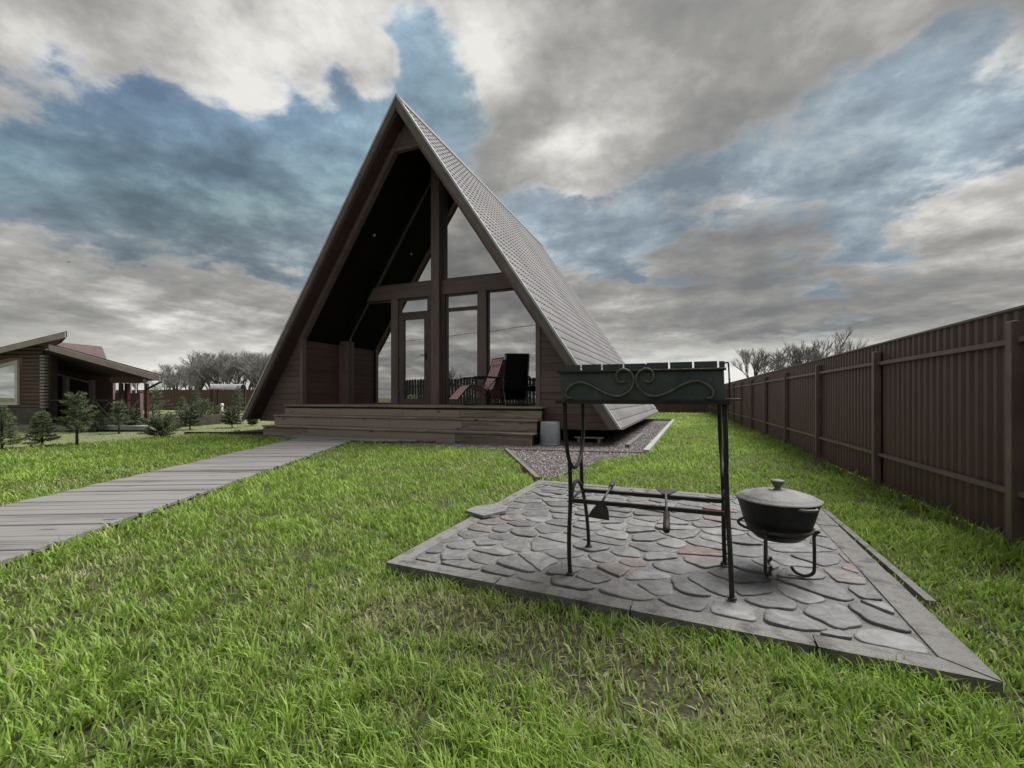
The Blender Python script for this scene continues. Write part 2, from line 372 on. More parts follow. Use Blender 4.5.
# ------------------------------------------------------------------ stone patio
def clip(poly,px,py,nx,ny):            # keep side where (p-(px,py)).n <=0
    out=[]
    for i in range(len(poly)):
        a=poly[i];b_=poly[(i+1)%len(poly)]
        da=(a[0]-px)*nx+(a[1]-py)*ny; db=(b_[0]-px)*nx+(b_[1]-py)*ny
        if da<=0: out.append(a)
        if da*db<0:
            t=da/(da-db); out.append((a[0]+(b_[0]-a[0])*t,a[1]+(b_[1]-a[1])*t))
    return out
def patio():
    rt=root('stone_patio',(-.27,3.05,0),None,None); rt['kind']='structure'
    A,B,C,D=[Vector(p) for p in PATIO]
    def uv(u,v): p=A*(1-u)*(1-v)+B*u*(1-v)+C*u*v+D*(1-u)*v; return (p.x,p.y)
    g=MB(); g.prism([uv(.02,.02),uv(.98,.02),uv(.98,.98),uv(.02,.98)],-.03,.047,'z'); g.build('slab',M['grout'],rt)
    bl=.040; br=.050; bf=.036
    # border pieces
    g=MB(); e=.0016
    def piece(q): g.prism(q,-.03,.052+random.uniform(-.002,.002),'z')
    for a,b_ in ((0,.27),(.27,.53),(.53,.80),(.80,1)):
        piece([uv(a+e,0),uv(b_-e,0),uv(1-br if b_==1 else b_-e,bf),uv(bl if a==0 else a+e,bf)])
    for a,b_ in ((0,.4),(.4,.75),(.75,1)):
        piece([uv(bl if a==0 else a+e,1-bf),uv(1-br if b_==1 else b_-e,1-bf),uv(b_-e,1),uv(a+e,1)])
    for a,b_ in ((0,.5),(.5,1)):
        piece([uv(0,a+e),uv(bl-.001,bf+e if a==0 else a+e),uv(bl-.001,1-bf-e if b_==1 else b_-e),uv(0,b_-e)])
    for a,b_ in ((0,.36),(.36,.7),(.7,1)):
        piece([uv(1-br+.001,bf+e if a==0 else a+e),uv(1,a+e),uv(1,b_-e),uv(1-br+.001,1-bf-e if b_==1 else b_-e)])
    g.build('border',M['concrete'],rt)
    # stones by voronoi of jittered points
    x0,x1,y0,y1=-1.345,.785,1.935,4.21
    pts=[]; y=y0-.3; row=0
    while y<y1+.3:
        x=x0-.3+(row%2)*.12
        while x<x1+.3:
            pts.append((x+random.uniform(-.055,.055),y+random.uniform(-.045,.045))); x+=random.choice((.16,.20,.245))*(1+.28*(x+1.3)/2)
        y+=random.choice((.125,.15,.175)); row+=1
    big=[uv(bl+.004,bf+.004),uv(1-br-.004,bf+.004),uv(1-br-.004,1-bf-.004),uv(bl+.004,1-bf-.004)]; y0-=.06
    g=MB(); tint=[]
    for i,p in enumerate(pts):
        poly=list(big); 
        for j,q in enumerate(pts):
            if i==j: continue
            dx,dy=q[0]-p[0],q[1]-p[1]; d=math.hypot(dx,dy)
            if d>.8: continue
            gap=random.choice((.006,.009,.012))
            mx_,my_=p[0]+dx/2-dx/d*gap,p[1]+dy/2-dy/d*gap
            poly=clip(poly,mx_,my_,dx/d,dy/d)
            if len(poly)<3: break
        if len(poly)<3: continue
        ar=abs(sum(poly[k][0]*poly[(k+1)%len(poly)][1]-poly[(k+1)%len(poly)][0]*poly[k][1] for k in range(len(poly))))/2
        if ar<.0016: continue
        # subdivide, chaikin
        P=[Vector(q) for q in poly]
        for it in range(3):
            Q=[]; c_=.19 if it==0 else .25
            for k in range(len(P)):
                a=P[k];b_=P[(k+1)%len(P)]; Q += [a*(1-c_)+b_*c_, a*c_+b_*(1-c_)]
            P=Q
        cen=sum(P,Vector((0,0)))/len(P)
        ph=random.uniform(0,6); P=[cen+(q-cen)*(1+.05*math.sin(5*math.atan2(q.y-cen.y,q.x-cen.x)+ph)+random.uniform(-.016,.012)) for q in P]
        h=random.uniform(.0505,.058); tx,ty=random.uniform(-.03,.03),random.uniform(-.05,.02)
        n=len(P); vs=[];fs=[]
        def zz(q,f): return h+((q.x-cen.x)*tx+(q.y-cen.y)*ty)+f
        for sc,dz in((1,None),(1,-.004),(.975,-.0005),(.86,.0004),(.5,.001)):
            for q in P:
                w=cen+(q-cen)*sc
                vs.append((w.x,w.y,.043 if dz is None else zz(w,dz+ (random.uniform(-.0012,.0012) if sc<.95 else 0))))
        for l in range(4):
            for k in range(n): fs.append((l*n+k,l*n+(k+1)%n,(l+1)*n+(k+1)%n,(l+1)*n+k))
        vs.append((cen.x,cen.y,zz(cen,.001+random.uniform(-.002,.002)))); c0=len(vs)-1
        for k in range(n): fs.append((4*n+k,4*n+(k+1)%n,c0))
        g.add(vs,fs,True)
    o=g.build('flagstones',M['stone'],rt)
def stonemat():
    m,nt,b=newmat('flagstone'); L=nt.links.new
    gi=N(nt,'ShaderNodeNewGeometry')
    r=ramp(nt,[(0,(.12,.12,.121)),(.25,(.155,.154,.152)),(.5,(.19,.188,.184)),(.72,(.14,.138,.135)),(.88,(.155,.138,.125)),(.955,(.155,.120,.108)),(.98,(.165,.115,.10))]); r.color_ramp.interpolation='CONSTANT'
    L(gi.outputs['Random Per Island'],r.inputs['Fac'])
    v=geo_coords(nt); n=N(nt,'ShaderNodeTexNoise',Scale=11.0,Detail=9.0,Roughness=.7,Distortion=.8); L(v,n.inputs['Vector'])
    r2=ramp(nt,[(.32,(.55,.53,.51)),(.5,(1,1,1)),(.66,(1.45,1.45,1.43))]); L(n.outputs['Fac'],r2.inputs['Fac'])
    mu=N(nt,'ShaderNodeMix',data_type='RGBA',blend_type='MULTIPLY'); mu.inputs[0].default_value=1; L(r.outputs[0],mu.inputs[6]); L(r2.outputs[0],mu.inputs[7]); L(mu.outputs[2],b.inputs['Base Color'])
    b.inputs['Roughness'].default_value=.62
    n3=N(nt,'ShaderNodeTexNoise',Scale=26.0,Detail=8.0,Roughness=.6,Distortion=1.5); L(v,n3.inputs['Vector'])
    bp=N(nt,'ShaderNodeBump',Strength=.55,Distance=.008); L(n3.outputs['Fac'],bp.inputs['Height']); L(bp.outputs['Normal'],b.inputs['Normal'])
    return m
M['stone']=stonemat()
patio()
g=MB(); 
pp=[(-1.52,2.88),(-1.33,2.80),(-1.24,2.98),(-1.27,3.12),(-1.40,3.13),(-1.5,3.02)]
g.prism(pp,.058,.078,'z'); tag(g.build('flat_stone',M['stone'],loc=(-1.4,2.95,.058)),'loose dark flat stone lying on the left border of the patio','stone')

# ================================================================== A-FRAME HOUSE
XC=-5.97; YF=8.15; YB=18.15; APZ=7.48; EZ=.33; HW=4.8; SL=HW/(APZ-EZ)
YW=8.5; YG=9.95; DZ=.71
def xout(z): return SL*(APZ-z)
def xin(z): return xout(z)-.20
H=root('a_frame_house',(XC,YF,0),'tall dark brown A-frame house with grey metal roof reaching the ground and glazed porch','house')
sn=math.sin(math.atan2(APZ-EZ,HW)); cs=math.cos(math.atan2(APZ-EZ,HW))
SLEN=math.hypot(APZ-EZ,HW)
roof=MB()      # structural roof slabs (underside)
for s in(-1,1):
    pl=[(XC+s*(xout(EZ)-.03),EZ+.02),(XC,APZ-.035),(XC,APZ-.035-.26),(XC+s*(xin(EZ)),EZ+.02)]
    roof.prism(pl,YF+.04,YB-.04,'y')
M['soffit']=wood('dark_brown_soffit',(.040,.026,.025),(.085,.056,.053),'y',.7,spec=.25,knots=False)
roofo=roof.build('roof',M['soffit'],H)
# metal tile sheets with stamped steps (a sub-part per slope)
for s in(-1,1):
    per=.155; ny=int((YB-YF)/per)*6; st=.235; ns=int(SLEN/st)
    ys=np.linspace(YF,YB,ny+1); rows=[]
    for k in range(ns+1):
        rows.append((k*st,0.0)); 
        if k<ns: rows.append(((k+1)*st-.002,1.0)) 
    rows=[(d,l) for d,l in rows if d<=SLEN]; rows.append((SLEN,.6))
    V=[];
    for d,l in rows:
        w=.5-.5*np.cos(2*PI*(ys-YF)/per)
        hgt=.010+.014*w+l*(.001+.020*w**1.5)
        stag=0
        x=XC+s*(d*cs+hgt*sn); z=APZ-d*sn+hgt*cs
        V.append(np.stack([x,ys,z],-1))
    V=np.concatenate(V); nr=len(rows); nc=len(ys)
    i=np.arange(nr-1)[:,None]*nc+np.arange(nc-1)[None]; i=i.ravel()
    q=np.stack([i,i+1,i+nc+1,i+nc],-1) if s>0 else np.stack([i,i+nc,i+nc+1,i+1],-1)
    V=V-np.array([XC,YF,0]); o=npmesh('roof_slope',V,q.ravel(),np.arange(0,q.size,4),None,M['roof']); o.data.shade_flat(); o.parent=roofo
g=MB()
for s in(-1,1): g.prism([(XC,APZ+.075),(XC+s*.16,APZ-.16*1.49+.085),(XC+s*.15,APZ-.16*1.49+.06),(XC,APZ+.05)],YF-.01,YB+.01,'y')
g.build('ridge_cap',M['roof'],roofo)
# rake boards front/back
def rake(yf,yb,s,nm):
    a=.0; b_=.155 if s>0 else .10
    g=MB(); g.prism([(XC+s*(HW-.01),EZ),(XC,APZ-.015),(XC,APZ-.015-b_*1.49),(XC+s*(HW-b_),EZ-.02)],yf,yb,'y'); g.build(nm,M['fascia'],roofo)
for s in(-1,1):
    rake(YF-.03,YF+.0,s,'rake_board'); rake(YB,YB+.03,s,'rake_board')
    g=MB()      # pale metal drip trim on the rake
    g.prism([(XC+s*(HW+.035),EZ-.01),(XC,APZ+.055),(XC,APZ-.015),(XC+s*(HW-.012),EZ-.01)],YF-.045,YF+.03,'y'); g.build('metal_trim',M['trim_metal'],roofo)
    g=MB(); g.prism([(XC+s*(HW+.045),EZ-.02),(XC+s*(HW+.035),EZ+.02),(XC+s*(HW-.17),EZ+.015),(XC+s*(HW-.17),EZ-.02)],YF+.005,YB,'y'); g.build('eave_trim',M['fascia'],roofo)
    # second narrower board line under the trim
    g=MB(); b0=.155 if s>0 else .10;b1=b0+.035
    g.prism([(XC+s*(HW-b0),EZ-.02),(XC,APZ-.015-b0*1.49),(XC,APZ-.015-b1*1.49),(XC+s*(HW-b1),EZ-.02)],YF-.02,YF+.10,'y'); g.build('rake_batten',M['trim_metal'] if 0 else M['trim_x'],roofo)
# front gable wall : horizontal lap boards left & right of the opening, lower side triangles
OW=3.14; KZ=2.35; bh=.145
def xo(z): return xin(z)-.13
for s in(-1,1):
    g=MB(); z=.27; k=0
    while z<KZ+.3:
        z1=min(z+bh,KZ+.3); zt=z1-.007
        xi0=OW+.02 if z<KZ else xo(z); xi1=OW+.02 if zt<KZ else xo(zt)
        xo0=xin(z)+.0; xo1=xin(zt)+.0
        xi0=min(xi0,xo0-.01); xi1=min(xi1,xo1-.01)
        if z>=KZ: break
        pl=[(XC+s*xi0,z),(XC+s*xo0,z),(XC+s*xo1,zt),(XC+s*xi1,zt)]
        g.prism(pl,YW+random.uniform(0,.004),YW+.05,'y'); z+=bh; k+=1
    g.build('gable_wall',M['siding_x'],H)
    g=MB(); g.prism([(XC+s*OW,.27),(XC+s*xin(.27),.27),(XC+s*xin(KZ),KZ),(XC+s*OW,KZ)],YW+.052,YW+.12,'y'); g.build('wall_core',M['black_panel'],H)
    # corner board at opening + sloping trim band
    g=MB(); g.box(XC+s*OW-.045,XC+s*OW+.045,YW-.022,YW+.1,DZ+.002,KZ+.02); g.build('corner_board',M['trim_z'],H)
    g=MB(); g.prism([(XC+s*xo(KZ-.05),KZ-.05),(XC+s*(xin(KZ-.05)+.0),KZ-.05),(XC+s*xin(6.9),6.9),(XC+s*max(.0,xo(6.9)),6.9)],YW-.02,YW+.12,'y'); g.build('sloping_beam',M['trim_x'],H)
# collar boards at the gable peak
g=MB(); z=6.52
while z<7.1:
    zt=z+.10; a=max(xin(z)-.02,.02); b_=max(xin(zt)-.02,.01)
    g.prism([(XC-a,z),(XC+a,z),(XC+b_,zt-.006),(XC-b_,zt-.006)],YW-.01,YW+.1,'y'); z+=.10
g.build('collar_boards',M['siding_x'],H)
# knee walls inside the porch (lap boards along y)
for s in(-1,1):
    g=MB(); z=DZ-.44
    while z<KZ:
        zt=min(z+bh,KZ); x=XC+s*(OW+.01)
        g.box(min(x,x+s*.05),max(x,x+s*.05),YW+.10,YG+(0 if z>=DZ-.02 else 7.7),z,zt-.006); z+=bh
    g.build('knee_wall',M['siding_y'],H)
    # black porch ceiling on each slope
    zt=7.0
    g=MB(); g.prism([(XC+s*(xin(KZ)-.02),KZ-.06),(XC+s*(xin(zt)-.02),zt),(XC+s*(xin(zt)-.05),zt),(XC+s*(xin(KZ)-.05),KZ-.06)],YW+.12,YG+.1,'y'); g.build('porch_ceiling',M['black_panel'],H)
# downlights on left slope
nrm=Vector((sn,0,-cs))
for (yy,zz) in((9.1,3.72),(9.15,4.98)):
    c=Vector((XC-xin(zz)+.055,yy,zz)); g=MB(); prof=[(.001,.012),(.03,.012),(.045,.008),(.048,0)]
    rot=nrm.to_track_quat('Z','Y').to_matrix(); vs0=MB().lathe(prof,(0,0,0),16)
    g.add([c+rot@Vector(p) for p in vs0.v],vs0.f,True); g.build('downlight',M['white'],H)
# porch floor boards
g=MB(); y=YF+.0
while y<YG-.01:
    y1=min(y+.14,YG); g.box(XC-3.33 if y<YW else XC-OW+.0,XC+3.33 if y<YW else XC+OW,y,y1-.006,DZ-.035,DZ,bev=.003); y+=.14
g.build('porch_floor',M['step'],H)
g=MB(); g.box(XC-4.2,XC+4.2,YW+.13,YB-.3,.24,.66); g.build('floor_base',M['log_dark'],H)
# back gable
g=MB(); g.prism([(XC-xin(.27),.27),(XC+xin(.27),.27),(XC,7.1)],YB-.45,YB-.4,'y'); g.build('back_wall',M['siding_x'],H)
for xx in(-3.9,-1.3,1.3,3.9):
    for yy in(9.2,12,15,17.4): g=MB(); g.tube([(XC+xx,yy,-.1),(XC+xx,yy,.26)],.07,10); g.build('pile',M['brick_grey'],H)
# interior
g=MB(); g.box(XC-3.1,XC+3.1,YG+.15,YB-.5,.68,.705); g.build('interior_floor',M['log'],H)
# ---- glazing
ZS=.985
def xg(px): u=(px-512)/F; return (u*CT-ST)/(u*ST+CT)*YG
gl=[]
BZ0,BZ1=3.50,3.86
PX0,PX1=XC-.13,XC+.11
g=MB(); g.box(PX0,PX1,YG-.22,YG+.02,DZ,7.0,bev=.006); g.build('central_post',M['trim_z'],H)
for s,(a,b_) in((-1,(XC-xin(BZ0)+.06,PX0)),(1,(PX1,XC+xin(BZ0)-.06))):
    g=MB(); g.prism([(a,BZ0),(b_,BZ0),(b_,BZ0+.185),(a+(.12 if s<0 else 0),BZ0+.185)] if s<0 else [(a,BZ0),(b_,BZ0),(b_-.12,BZ0+.185),(a,BZ0+.185)],YG-.10,YG+.04,'y')
    a2,b2=(a+.13,b_) if s<0 else (a,b_-.13)
    g.prism([(a2,BZ0+.19),(b2,BZ0+.19),(b2-(.12 if s>0 else 0),BZ1),(a2+(.12 if s<0 else 0),BZ1)],YG-.085,YG+.04,'y')
    g.build('cross_beam',M['trim_x'],H)
# rafters + pilasters at the glazing plane
for s in(-1,1):
    g=MB(); x=XC+s*OW; g.box(min(x,x-s*.24),max(x,x-s*.24),YG-.16,YG+.03,DZ,KZ+.10); g.build('pilaster',M['trim_z'],H)
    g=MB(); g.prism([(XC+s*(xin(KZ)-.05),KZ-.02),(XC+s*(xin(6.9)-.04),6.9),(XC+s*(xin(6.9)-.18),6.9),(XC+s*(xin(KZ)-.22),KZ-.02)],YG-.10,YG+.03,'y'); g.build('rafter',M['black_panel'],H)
def pane(poly,fr=.045,name='window',y=YG,glass=M['glass'],par=H,fm=M['frame'],out=.035):
    """frame ring with inset glass; poly = (x,z) ccw"""
    c=Vector((sum(p[0] for p in poly)/len(poly),sum(p[1] for p in poly)/len(poly)))
    n=len(poly); P=[Vector(p) for p in poly]; area=sum(P[i].x*P[(i+1)%n].y-P[(i+1)%n].x*P[i].y for i in range(n))
    if area<0: P=P[::-1]
    I=[]
    for i in range(n):
        a=P[i-1];b_=P[i];c_=P[(i+1)%n]
        d1=(b_-a).normalized();d2=(c_-b_).normalized(); n1=Vector((-d1.y,d1.x));n2=Vector((-d2.y,d2.x))
        k=(n1+n2); k=k/max(k.dot(n1),.25); I.append(b_+k*fr)
    g=MB()
    for i in range(n):
        j=(i+1)%n; g.prism([tuple(P[i]),tuple(P[j]),tuple(I[j]),tuple(I[i])],y-out,y+.03,'y')
    f=g.build(name,fm,par)
    g=MB(); g.add([(p.x,y,p.y) for p in I],[tuple(range(n))]); gg=g.build('glass_pane',glass,f)
    return f
xl=lambda d: XC+d
zin=lambda x,off: APZ-(abs(x-XC)+.20+off)/SL      # ceiling height at x
# lower left pane (left of door) with sloping top
LJ=-1.45; xa=XC-OW+.24
pane([(xa,DZ+.005),(xl(LJ),DZ+.005),(xl(LJ),BZ0-.005),(XC-(xin(BZ0)-.2),BZ0-.005),(xa,zin(xa,.2))],.035)
g=MB(); g.box(xl(-1.44),xl(-1.225),YG-.10,YG+.03,DZ,BZ0-.002,bev=.004); g.build('mullion',M['trim_z'],H)
# door
D=MB(); dx0,dx1=xl(-1.215),xl(-.30); dz1=3.08
fr=.15
for q in([(dx0,DZ+.01),(dx0+fr,DZ+.01),(dx0+fr,dz1),(dx0,dz1)],[(dx1-.13,DZ+.01),(dx1,DZ+.01),(dx1,dz1),(dx1-.13,dz1)],
         [(dx0+fr,DZ+.01),(dx1-.13,DZ+.01),(dx1-.13,DZ+.14),(dx0+fr,DZ+.14)],[(dx0+fr,dz1-.14),(dx1-.13,dz1-.14),(dx1-.13,dz1),(dx0+fr,dz1)]):
    D.prism(q,YG-.06,YG+.02,'y')
dr=D.build('door',M['frame'],H)
g=MB(); g.add([(dx0+fr,YG-.01,DZ+.14),(dx1-.13,YG-.01,DZ+.14),(dx1-.13,YG-.01,dz1-.14),(dx0+fr,YG-.01,dz1-.14)],[(0,1,2,3)]); g.build('glass_pane',M['glass'],dr)
g=MB(); g.tube([(dx1-.07,YG-.07,1.98),(dx1-.07,YG-.115,1.98),(dx1-.22,YG-.115,1.985)],.012,8); g.box(dx1-.09,dx1-.05,YG-.072,YG-.06,1.85,2.05); g.build('handle',M['iron'],dr)
for zz in(.98,1.85,2.75):
    g=MB(); g.tube([(dx0+.012,YG-.075,zz),(dx0+.012,YG-.075,zz+.12)],.014,8); g.build('hinge',M['steel'],dr)
pane([(dx0,dz1+.01),(dx1,dz1+.01),(dx1,BZ0-.005),(dx0,BZ0-.005)],.05,'transom_window')
g=MB(); g.box(xl(-.295),PX0,YG-.08,YG+.02,DZ,BZ0-.002); g.box(PX1,xl(.20),YG-.08,YG+.02,DZ,BZ0-.002); g.build('post_frame',M['frame'],H)
# right side
pane([(xl(.205),3.12),(xl(1.13),3.12),(xl(1.13),BZ0-.005),(xl(.205),BZ0-.005)],.04,'transom_window')
pane([(xl(.205),DZ+.005),(xl(1.13),DZ+.005),(xl(1.13),3.115),(xl(.205),3.115)],.045)
g=MB(); g.box(xl(1.135),xl(1.365),YG-.10,YG+.03,DZ,BZ0-.002,bev=.004); g.build('mullion',M['trim_z'],H)
xb=XC+OW-.24
pane([(xl(1.37),DZ+.005),(xb,DZ+.005),(xb,zin(xb,.2)),(XC+(xin(BZ0)-.2),BZ0-.005),(xl(1.37),BZ0-.005)],.035)
# upper triangles
zt=6.75
pane([(XC-(xin(BZ1)-.2),BZ1+.005),(PX0-.0,BZ1+.005),(PX0-.0,zin(PX0,.2))],.05)
pane([(PX1,BZ1+.005),(XC+(xin(BZ1)-.2),BZ1+.005),(PX1,zin(PX1,.2))],.05)
# ---- steps
for k,(yy,zt) in enumerate(((7.55,.24),(7.85,.475),(8.15,DZ-.036))):
    z0=[-.02,.24,.475][k]; y1=8.45
    g=MB(); g.box(XC-3.29,XC+3.29,yy+.03,y1,z0,zt-.002)
    st=MB(); x=XC-3.33; segs=[.0,random.uniform(.2,.3),random.uniform(.48,.55),random.uniform(.72,.8),1.0]
    for a,b_ in zip(segs[:-1],segs[1:]):
        xa_=XC-3.33+6.66*a;xb_=XC-3.33+6.66*b_-.005
        st.box(xa_,xb_,yy,yy+.045,z0+.004,zt-.045+random.uniform(-.004,.002),bev=.005)
    segs=[0,random.uniform(.3,.42),random.uniform(.62,.75),1.0]
    if k<2:
        for a,b_ in zip(segs[:-1],segs[1:]):
            st.box(XC-3.34+6.68*a,XC-3.34+6.68*b_-.004,yy-.02,yy+.15,zt-.038,zt,bev=.006); st.box(XC-3.34+6.68*a,XC-3.34+6.68*b_-.004,yy+.157,yy+.34,zt-.038,zt-.001,bev=.006)
    else:
        st.box(XC-3.34,XC+3.34,yy-.022,yy-.001,DZ-.036,DZ+.001,bev=.004)
    so=st.build('step',M['step'],H); g.build('step_core',M['log_dark'],so)

# ================================================================== things near house
# tub
bx,by=-2.42,7.98
g=MB(); g.lathe([(.001,0),(.19,0),(.193,.01),(.182,.40),(.174,.425),(.15,.43),(.001,.43)],(bx,by,.012),32); 
g.lathe([(.194,.0),(.200,.004),(.200,.03),(.193,.034)],(bx,by,.012),32)
tag(g.build('bucket',M['plastic_blue'],loc=(bx,by,.012)),'pale blue-grey plastic bucket upside down on gravel right of the steps','bucket')
bt=MB(); bt.box(-2.1,-1.55,8.55,8.75,.10,.125); bt.box(-2.05,-2.0,8.58,8.72,.0,.10); bt.box(-1.65,-1.6,8.58,8.72,.0,.10)
tag(bt.build('low_bench',M['sheet'],loc=(-1.8,8.65,0)),'low pale board on short feet in the dark gap under the house','board')
g=MB(); g.box(-1.06,-.98,8.0,10.6,.012,.07,Matrix.Rotation(0,4,'Z')); tag(g.build('drain_channel',M['edge_grey'],loc=(-1.02,9.2,.012)),'long narrow timber lying on the gravel below the roof eave','timber')

# ---- recliners
def recliner(kind):
    fm={'check':M['check'],'black':M['black_fabric']}[kind]
    rt=root('reclining_chair',(0,0,0),'x','chair',world=False)
    w=.27 if kind=='check' else .235
    # side profile (x forward, z up): foot, knee, seat back, top
    prof=smooth_path([(.80,0,.13),(.62,0,.33),(.47,0,.45),(.30,0,.42),(.05,0,.34),(-.06,0,.38),(-.16,0,.62),(-.27,0,.9),(-.33,0,1.10)],5)
    g=MB(); n=len(prof); vs=[]
    for t in(0,.012):
        for p in prof:
            for yy in(-w,w): vs.append((p.x-t*.7,yy,p.z-t*.7))
    fs=[]
    for i in range(n-1):
        a=i*2; fs.append((a,a+1,a+3,a+2)); fs.append((2*n+a+2,2*n+a+3,2*n+a+1,2*n+a))
        fs.append((a,a+2,2*n+a+2,2*n+a)); fs.append((a+1,2*n+a+1,2*n+a+3,a+3))
    fs += [(0,2*n,2*n+1,1),(2*n-2,2*n-1,4*n-1,4*n-2)]
    g.add(vs,fs); g.build('sling',fm,rt,world=False)
    if kind=='black': pass
    if kind=='black':
     bk=MB(); pr=[p for p in prof if p.x<.0]; m=len(pr); vs=[]
     for p in pr:
        for yy in(-w-.005,w+.005): vs.append((p.x-.02,yy,p.z-.005))
     bk.add(vs,[(i*2,i*2+2,i*2+3,i*2+1) for i in range(m-1)]); bk.build('back_cover',M['black_fabric'],rt,world=False)
    pl=MB(); pl.box(-.06,.03,-.2,.2,-.09,.09,Matrix.Translation((-.28,0,1.0))@Matrix.Rotation(-.35,4,'Y'),bev=.03); pl.build('head_pillow',fm,rt,world=False)
    for s in(-1,1):
        y=s*(w+.02)
        g=MB(); g.tube([(p.x,y,p.z) for p in prof],.011,7); g.build('side_rail',M['iron'],rt,world=False)
        g=MB(); g.tube([(.42,y,.0+.01),(-.14,y,.60)],.011,7); g.tube([(-.42,y,.01),(.36,y,.60)],.011,7); g.tube([(.55,y,.41),(.36,y,.60)],.009,7); g.build('cross_leg',M['steel'],rt,world=False)
        g=MB(); g.tube(smooth_path([(.43,y+s*.02,.625),(.2,y+s*.03,.64),(-.05,y+s*.03,.63),(-.2,y+s*.02,.62)],4),.022,8); g.build('armrest',M['iron'],rt,world=False)
    for (x,z) in((.42,.01),(-.42,.01),(.80,.13),(-.33,1.10)):
        g=MB(); g.tube([(x,-w-.02,z),(x,w+.02,z)],.010,7); g.build('crossbar',M['iron'],rt,world=False)
    return rt
m,nt,b=newmat('red_white_check'); L=nt.links.new
v=coords(nt,(1,1,1)); 
ck=N(nt,'ShaderNodeTexChecker',Scale=24.0); ck.inputs['Color1'].default_value=(.50,.13,.16,1); ck.inputs['Color2'].default_value=(.85,.78,.78,1); L(v,ck.inputs['Vector'])
L(ck.outputs['Color'],b.inputs['Base Color']); b.inputs['Roughness'].default_value=.9; M['check']=m
ch=recliner('check'); ch.location=(-4.42,9.40,DZ+.002); ch.rotation_euler=(0,0,R(230)); tag(ch,'reclining porch chair with red and white checked fabric facing left','chair','folding recliners on the porch')
ch=recliner('black'); ch.location=(-3.55,9.1,DZ+.002); ch.rotation_euler=(0,0,R(118)); tag(ch,'folding recliner showing its plain black back right of the checked one','chair','folding recliners on the porch')

# ================================================================== GRILL
GX,GY,GZ0=-.20,2.30,.052
def lean(p): return (p[0]-(p[2]-.05)*.035+.0, p[1], p[2])
class LMB(MB):
    def build(s,*a,**k):
        s.v=[lean(p) for p in s.v]; return MB.build(s,*a,**k)
GR=root('grill',(GX,GY,GZ0),'black wrought iron charcoal grill with scrollwork standing on the stone patio','grill')
xL,xR=-.540,.165
yF0,yB0=2.055,2.47
g=LMB()
t=.004
g.box(xL,xR,yF0,yF0+t,.885,1.018); g.box(xL,xR,yB0-t,yB0,.885,1.03); g.box(xL,xL+t,yF0+t,yB0-t,.885,1.03); g.box(xR-t,xR,yF0+t,yB0-t,.885,1.03)
g.box(xL+t,xR-t,yF0+t,yB0-t,.885,.889)
box=g.build('firebox',M['grill_plate'],GR)
# notched front band
g=LMB(); xs=[xL-.004]; slots=[-.475,-.39,-.305,-.22,-.125,-.04,.055]
slots=[xL+.10*i*.97+.005 for i in range(1,8)]
last=xL-.004
for sx in slots+[None]:
    e=(sx-.0035) if sx is not None else xR+.004
    g.box(last,e,yF0-.001,yF0+.0035,1.0185,1.05+random.uniform(-.001,.0015)); 
    if sx is not None: last=sx+.0035
g.build('notched_rim',M['grill_plate'],GR)
g=LMB(); g.tube([(xL-.012,yF0-.006,1.017),(xR+.008,yF0-.006,1.017)],.0065,8); g.build('rim_bead',M['iron'],GR)
g=LMB(); g.box(-.205,-.17,yB0-.02,yB0+.0,1.03,1.075); g.build('lug',M['steel'],GR)
# shelf frame
g=LMB(); z0,z1=.868,.884
g.box(xL-.025,xR+.02,yF0-.012,yF0+.018,z0,z1); g.box(xL-.02,xR+.02,yB0-.018,yB0+.012,z0,z1); g.box(xL-.02,xL+.01,yF0+.019,yB0-.019,z0,z1); g.box(xR-.01,xR+.02,yF0+.019,yB0-.019,z0,z1)
g.build('base_frame',M['iron'],GR)
g=LMB(); g.tube([(xR-.02,yF0+.02,.888),(xR+.062,yF0+.03,.890)],.005,7); g.build('side_rod',M['rust'],GR)
g=LMB(); g.tube(smooth_path([(xR,yF0+.05,1.04),(xR+.016,yF0+.05,1.047),(xR+.022,yF0+.05,1.03),(xR+.022,yF0+.05,.885)],4),.0035,6); g.build('side_handle',M['iron'],GR)
# scrolls
cpx=635.5
rp=[(647,380),(651,381.5),(655.5,378.5),(656,373),(652.5,369),(647,368),(641,370.5),(637,376),(637.5,383),(641,389),(648,394),(656,395.5),(665,394),(675,390),(686,384.5),(697,381),(706,382),(713,386),(717,391.5),(715.5,396.5),(710,397.5)]
cx=(xL+xR)/2
for s in(-1,1):
    pts=[]
    for (px,py) in rp:
        dx=(px-cpx)*.00423; z=.884+(400-py)*.00440
        pts.append((cx-.008+s*dx*.92,yF0-.009,z))
    g=LMB(); g.tube(smooth_path(pts,5),.0058,7); g.build('scroll',M['scroll'],GR)
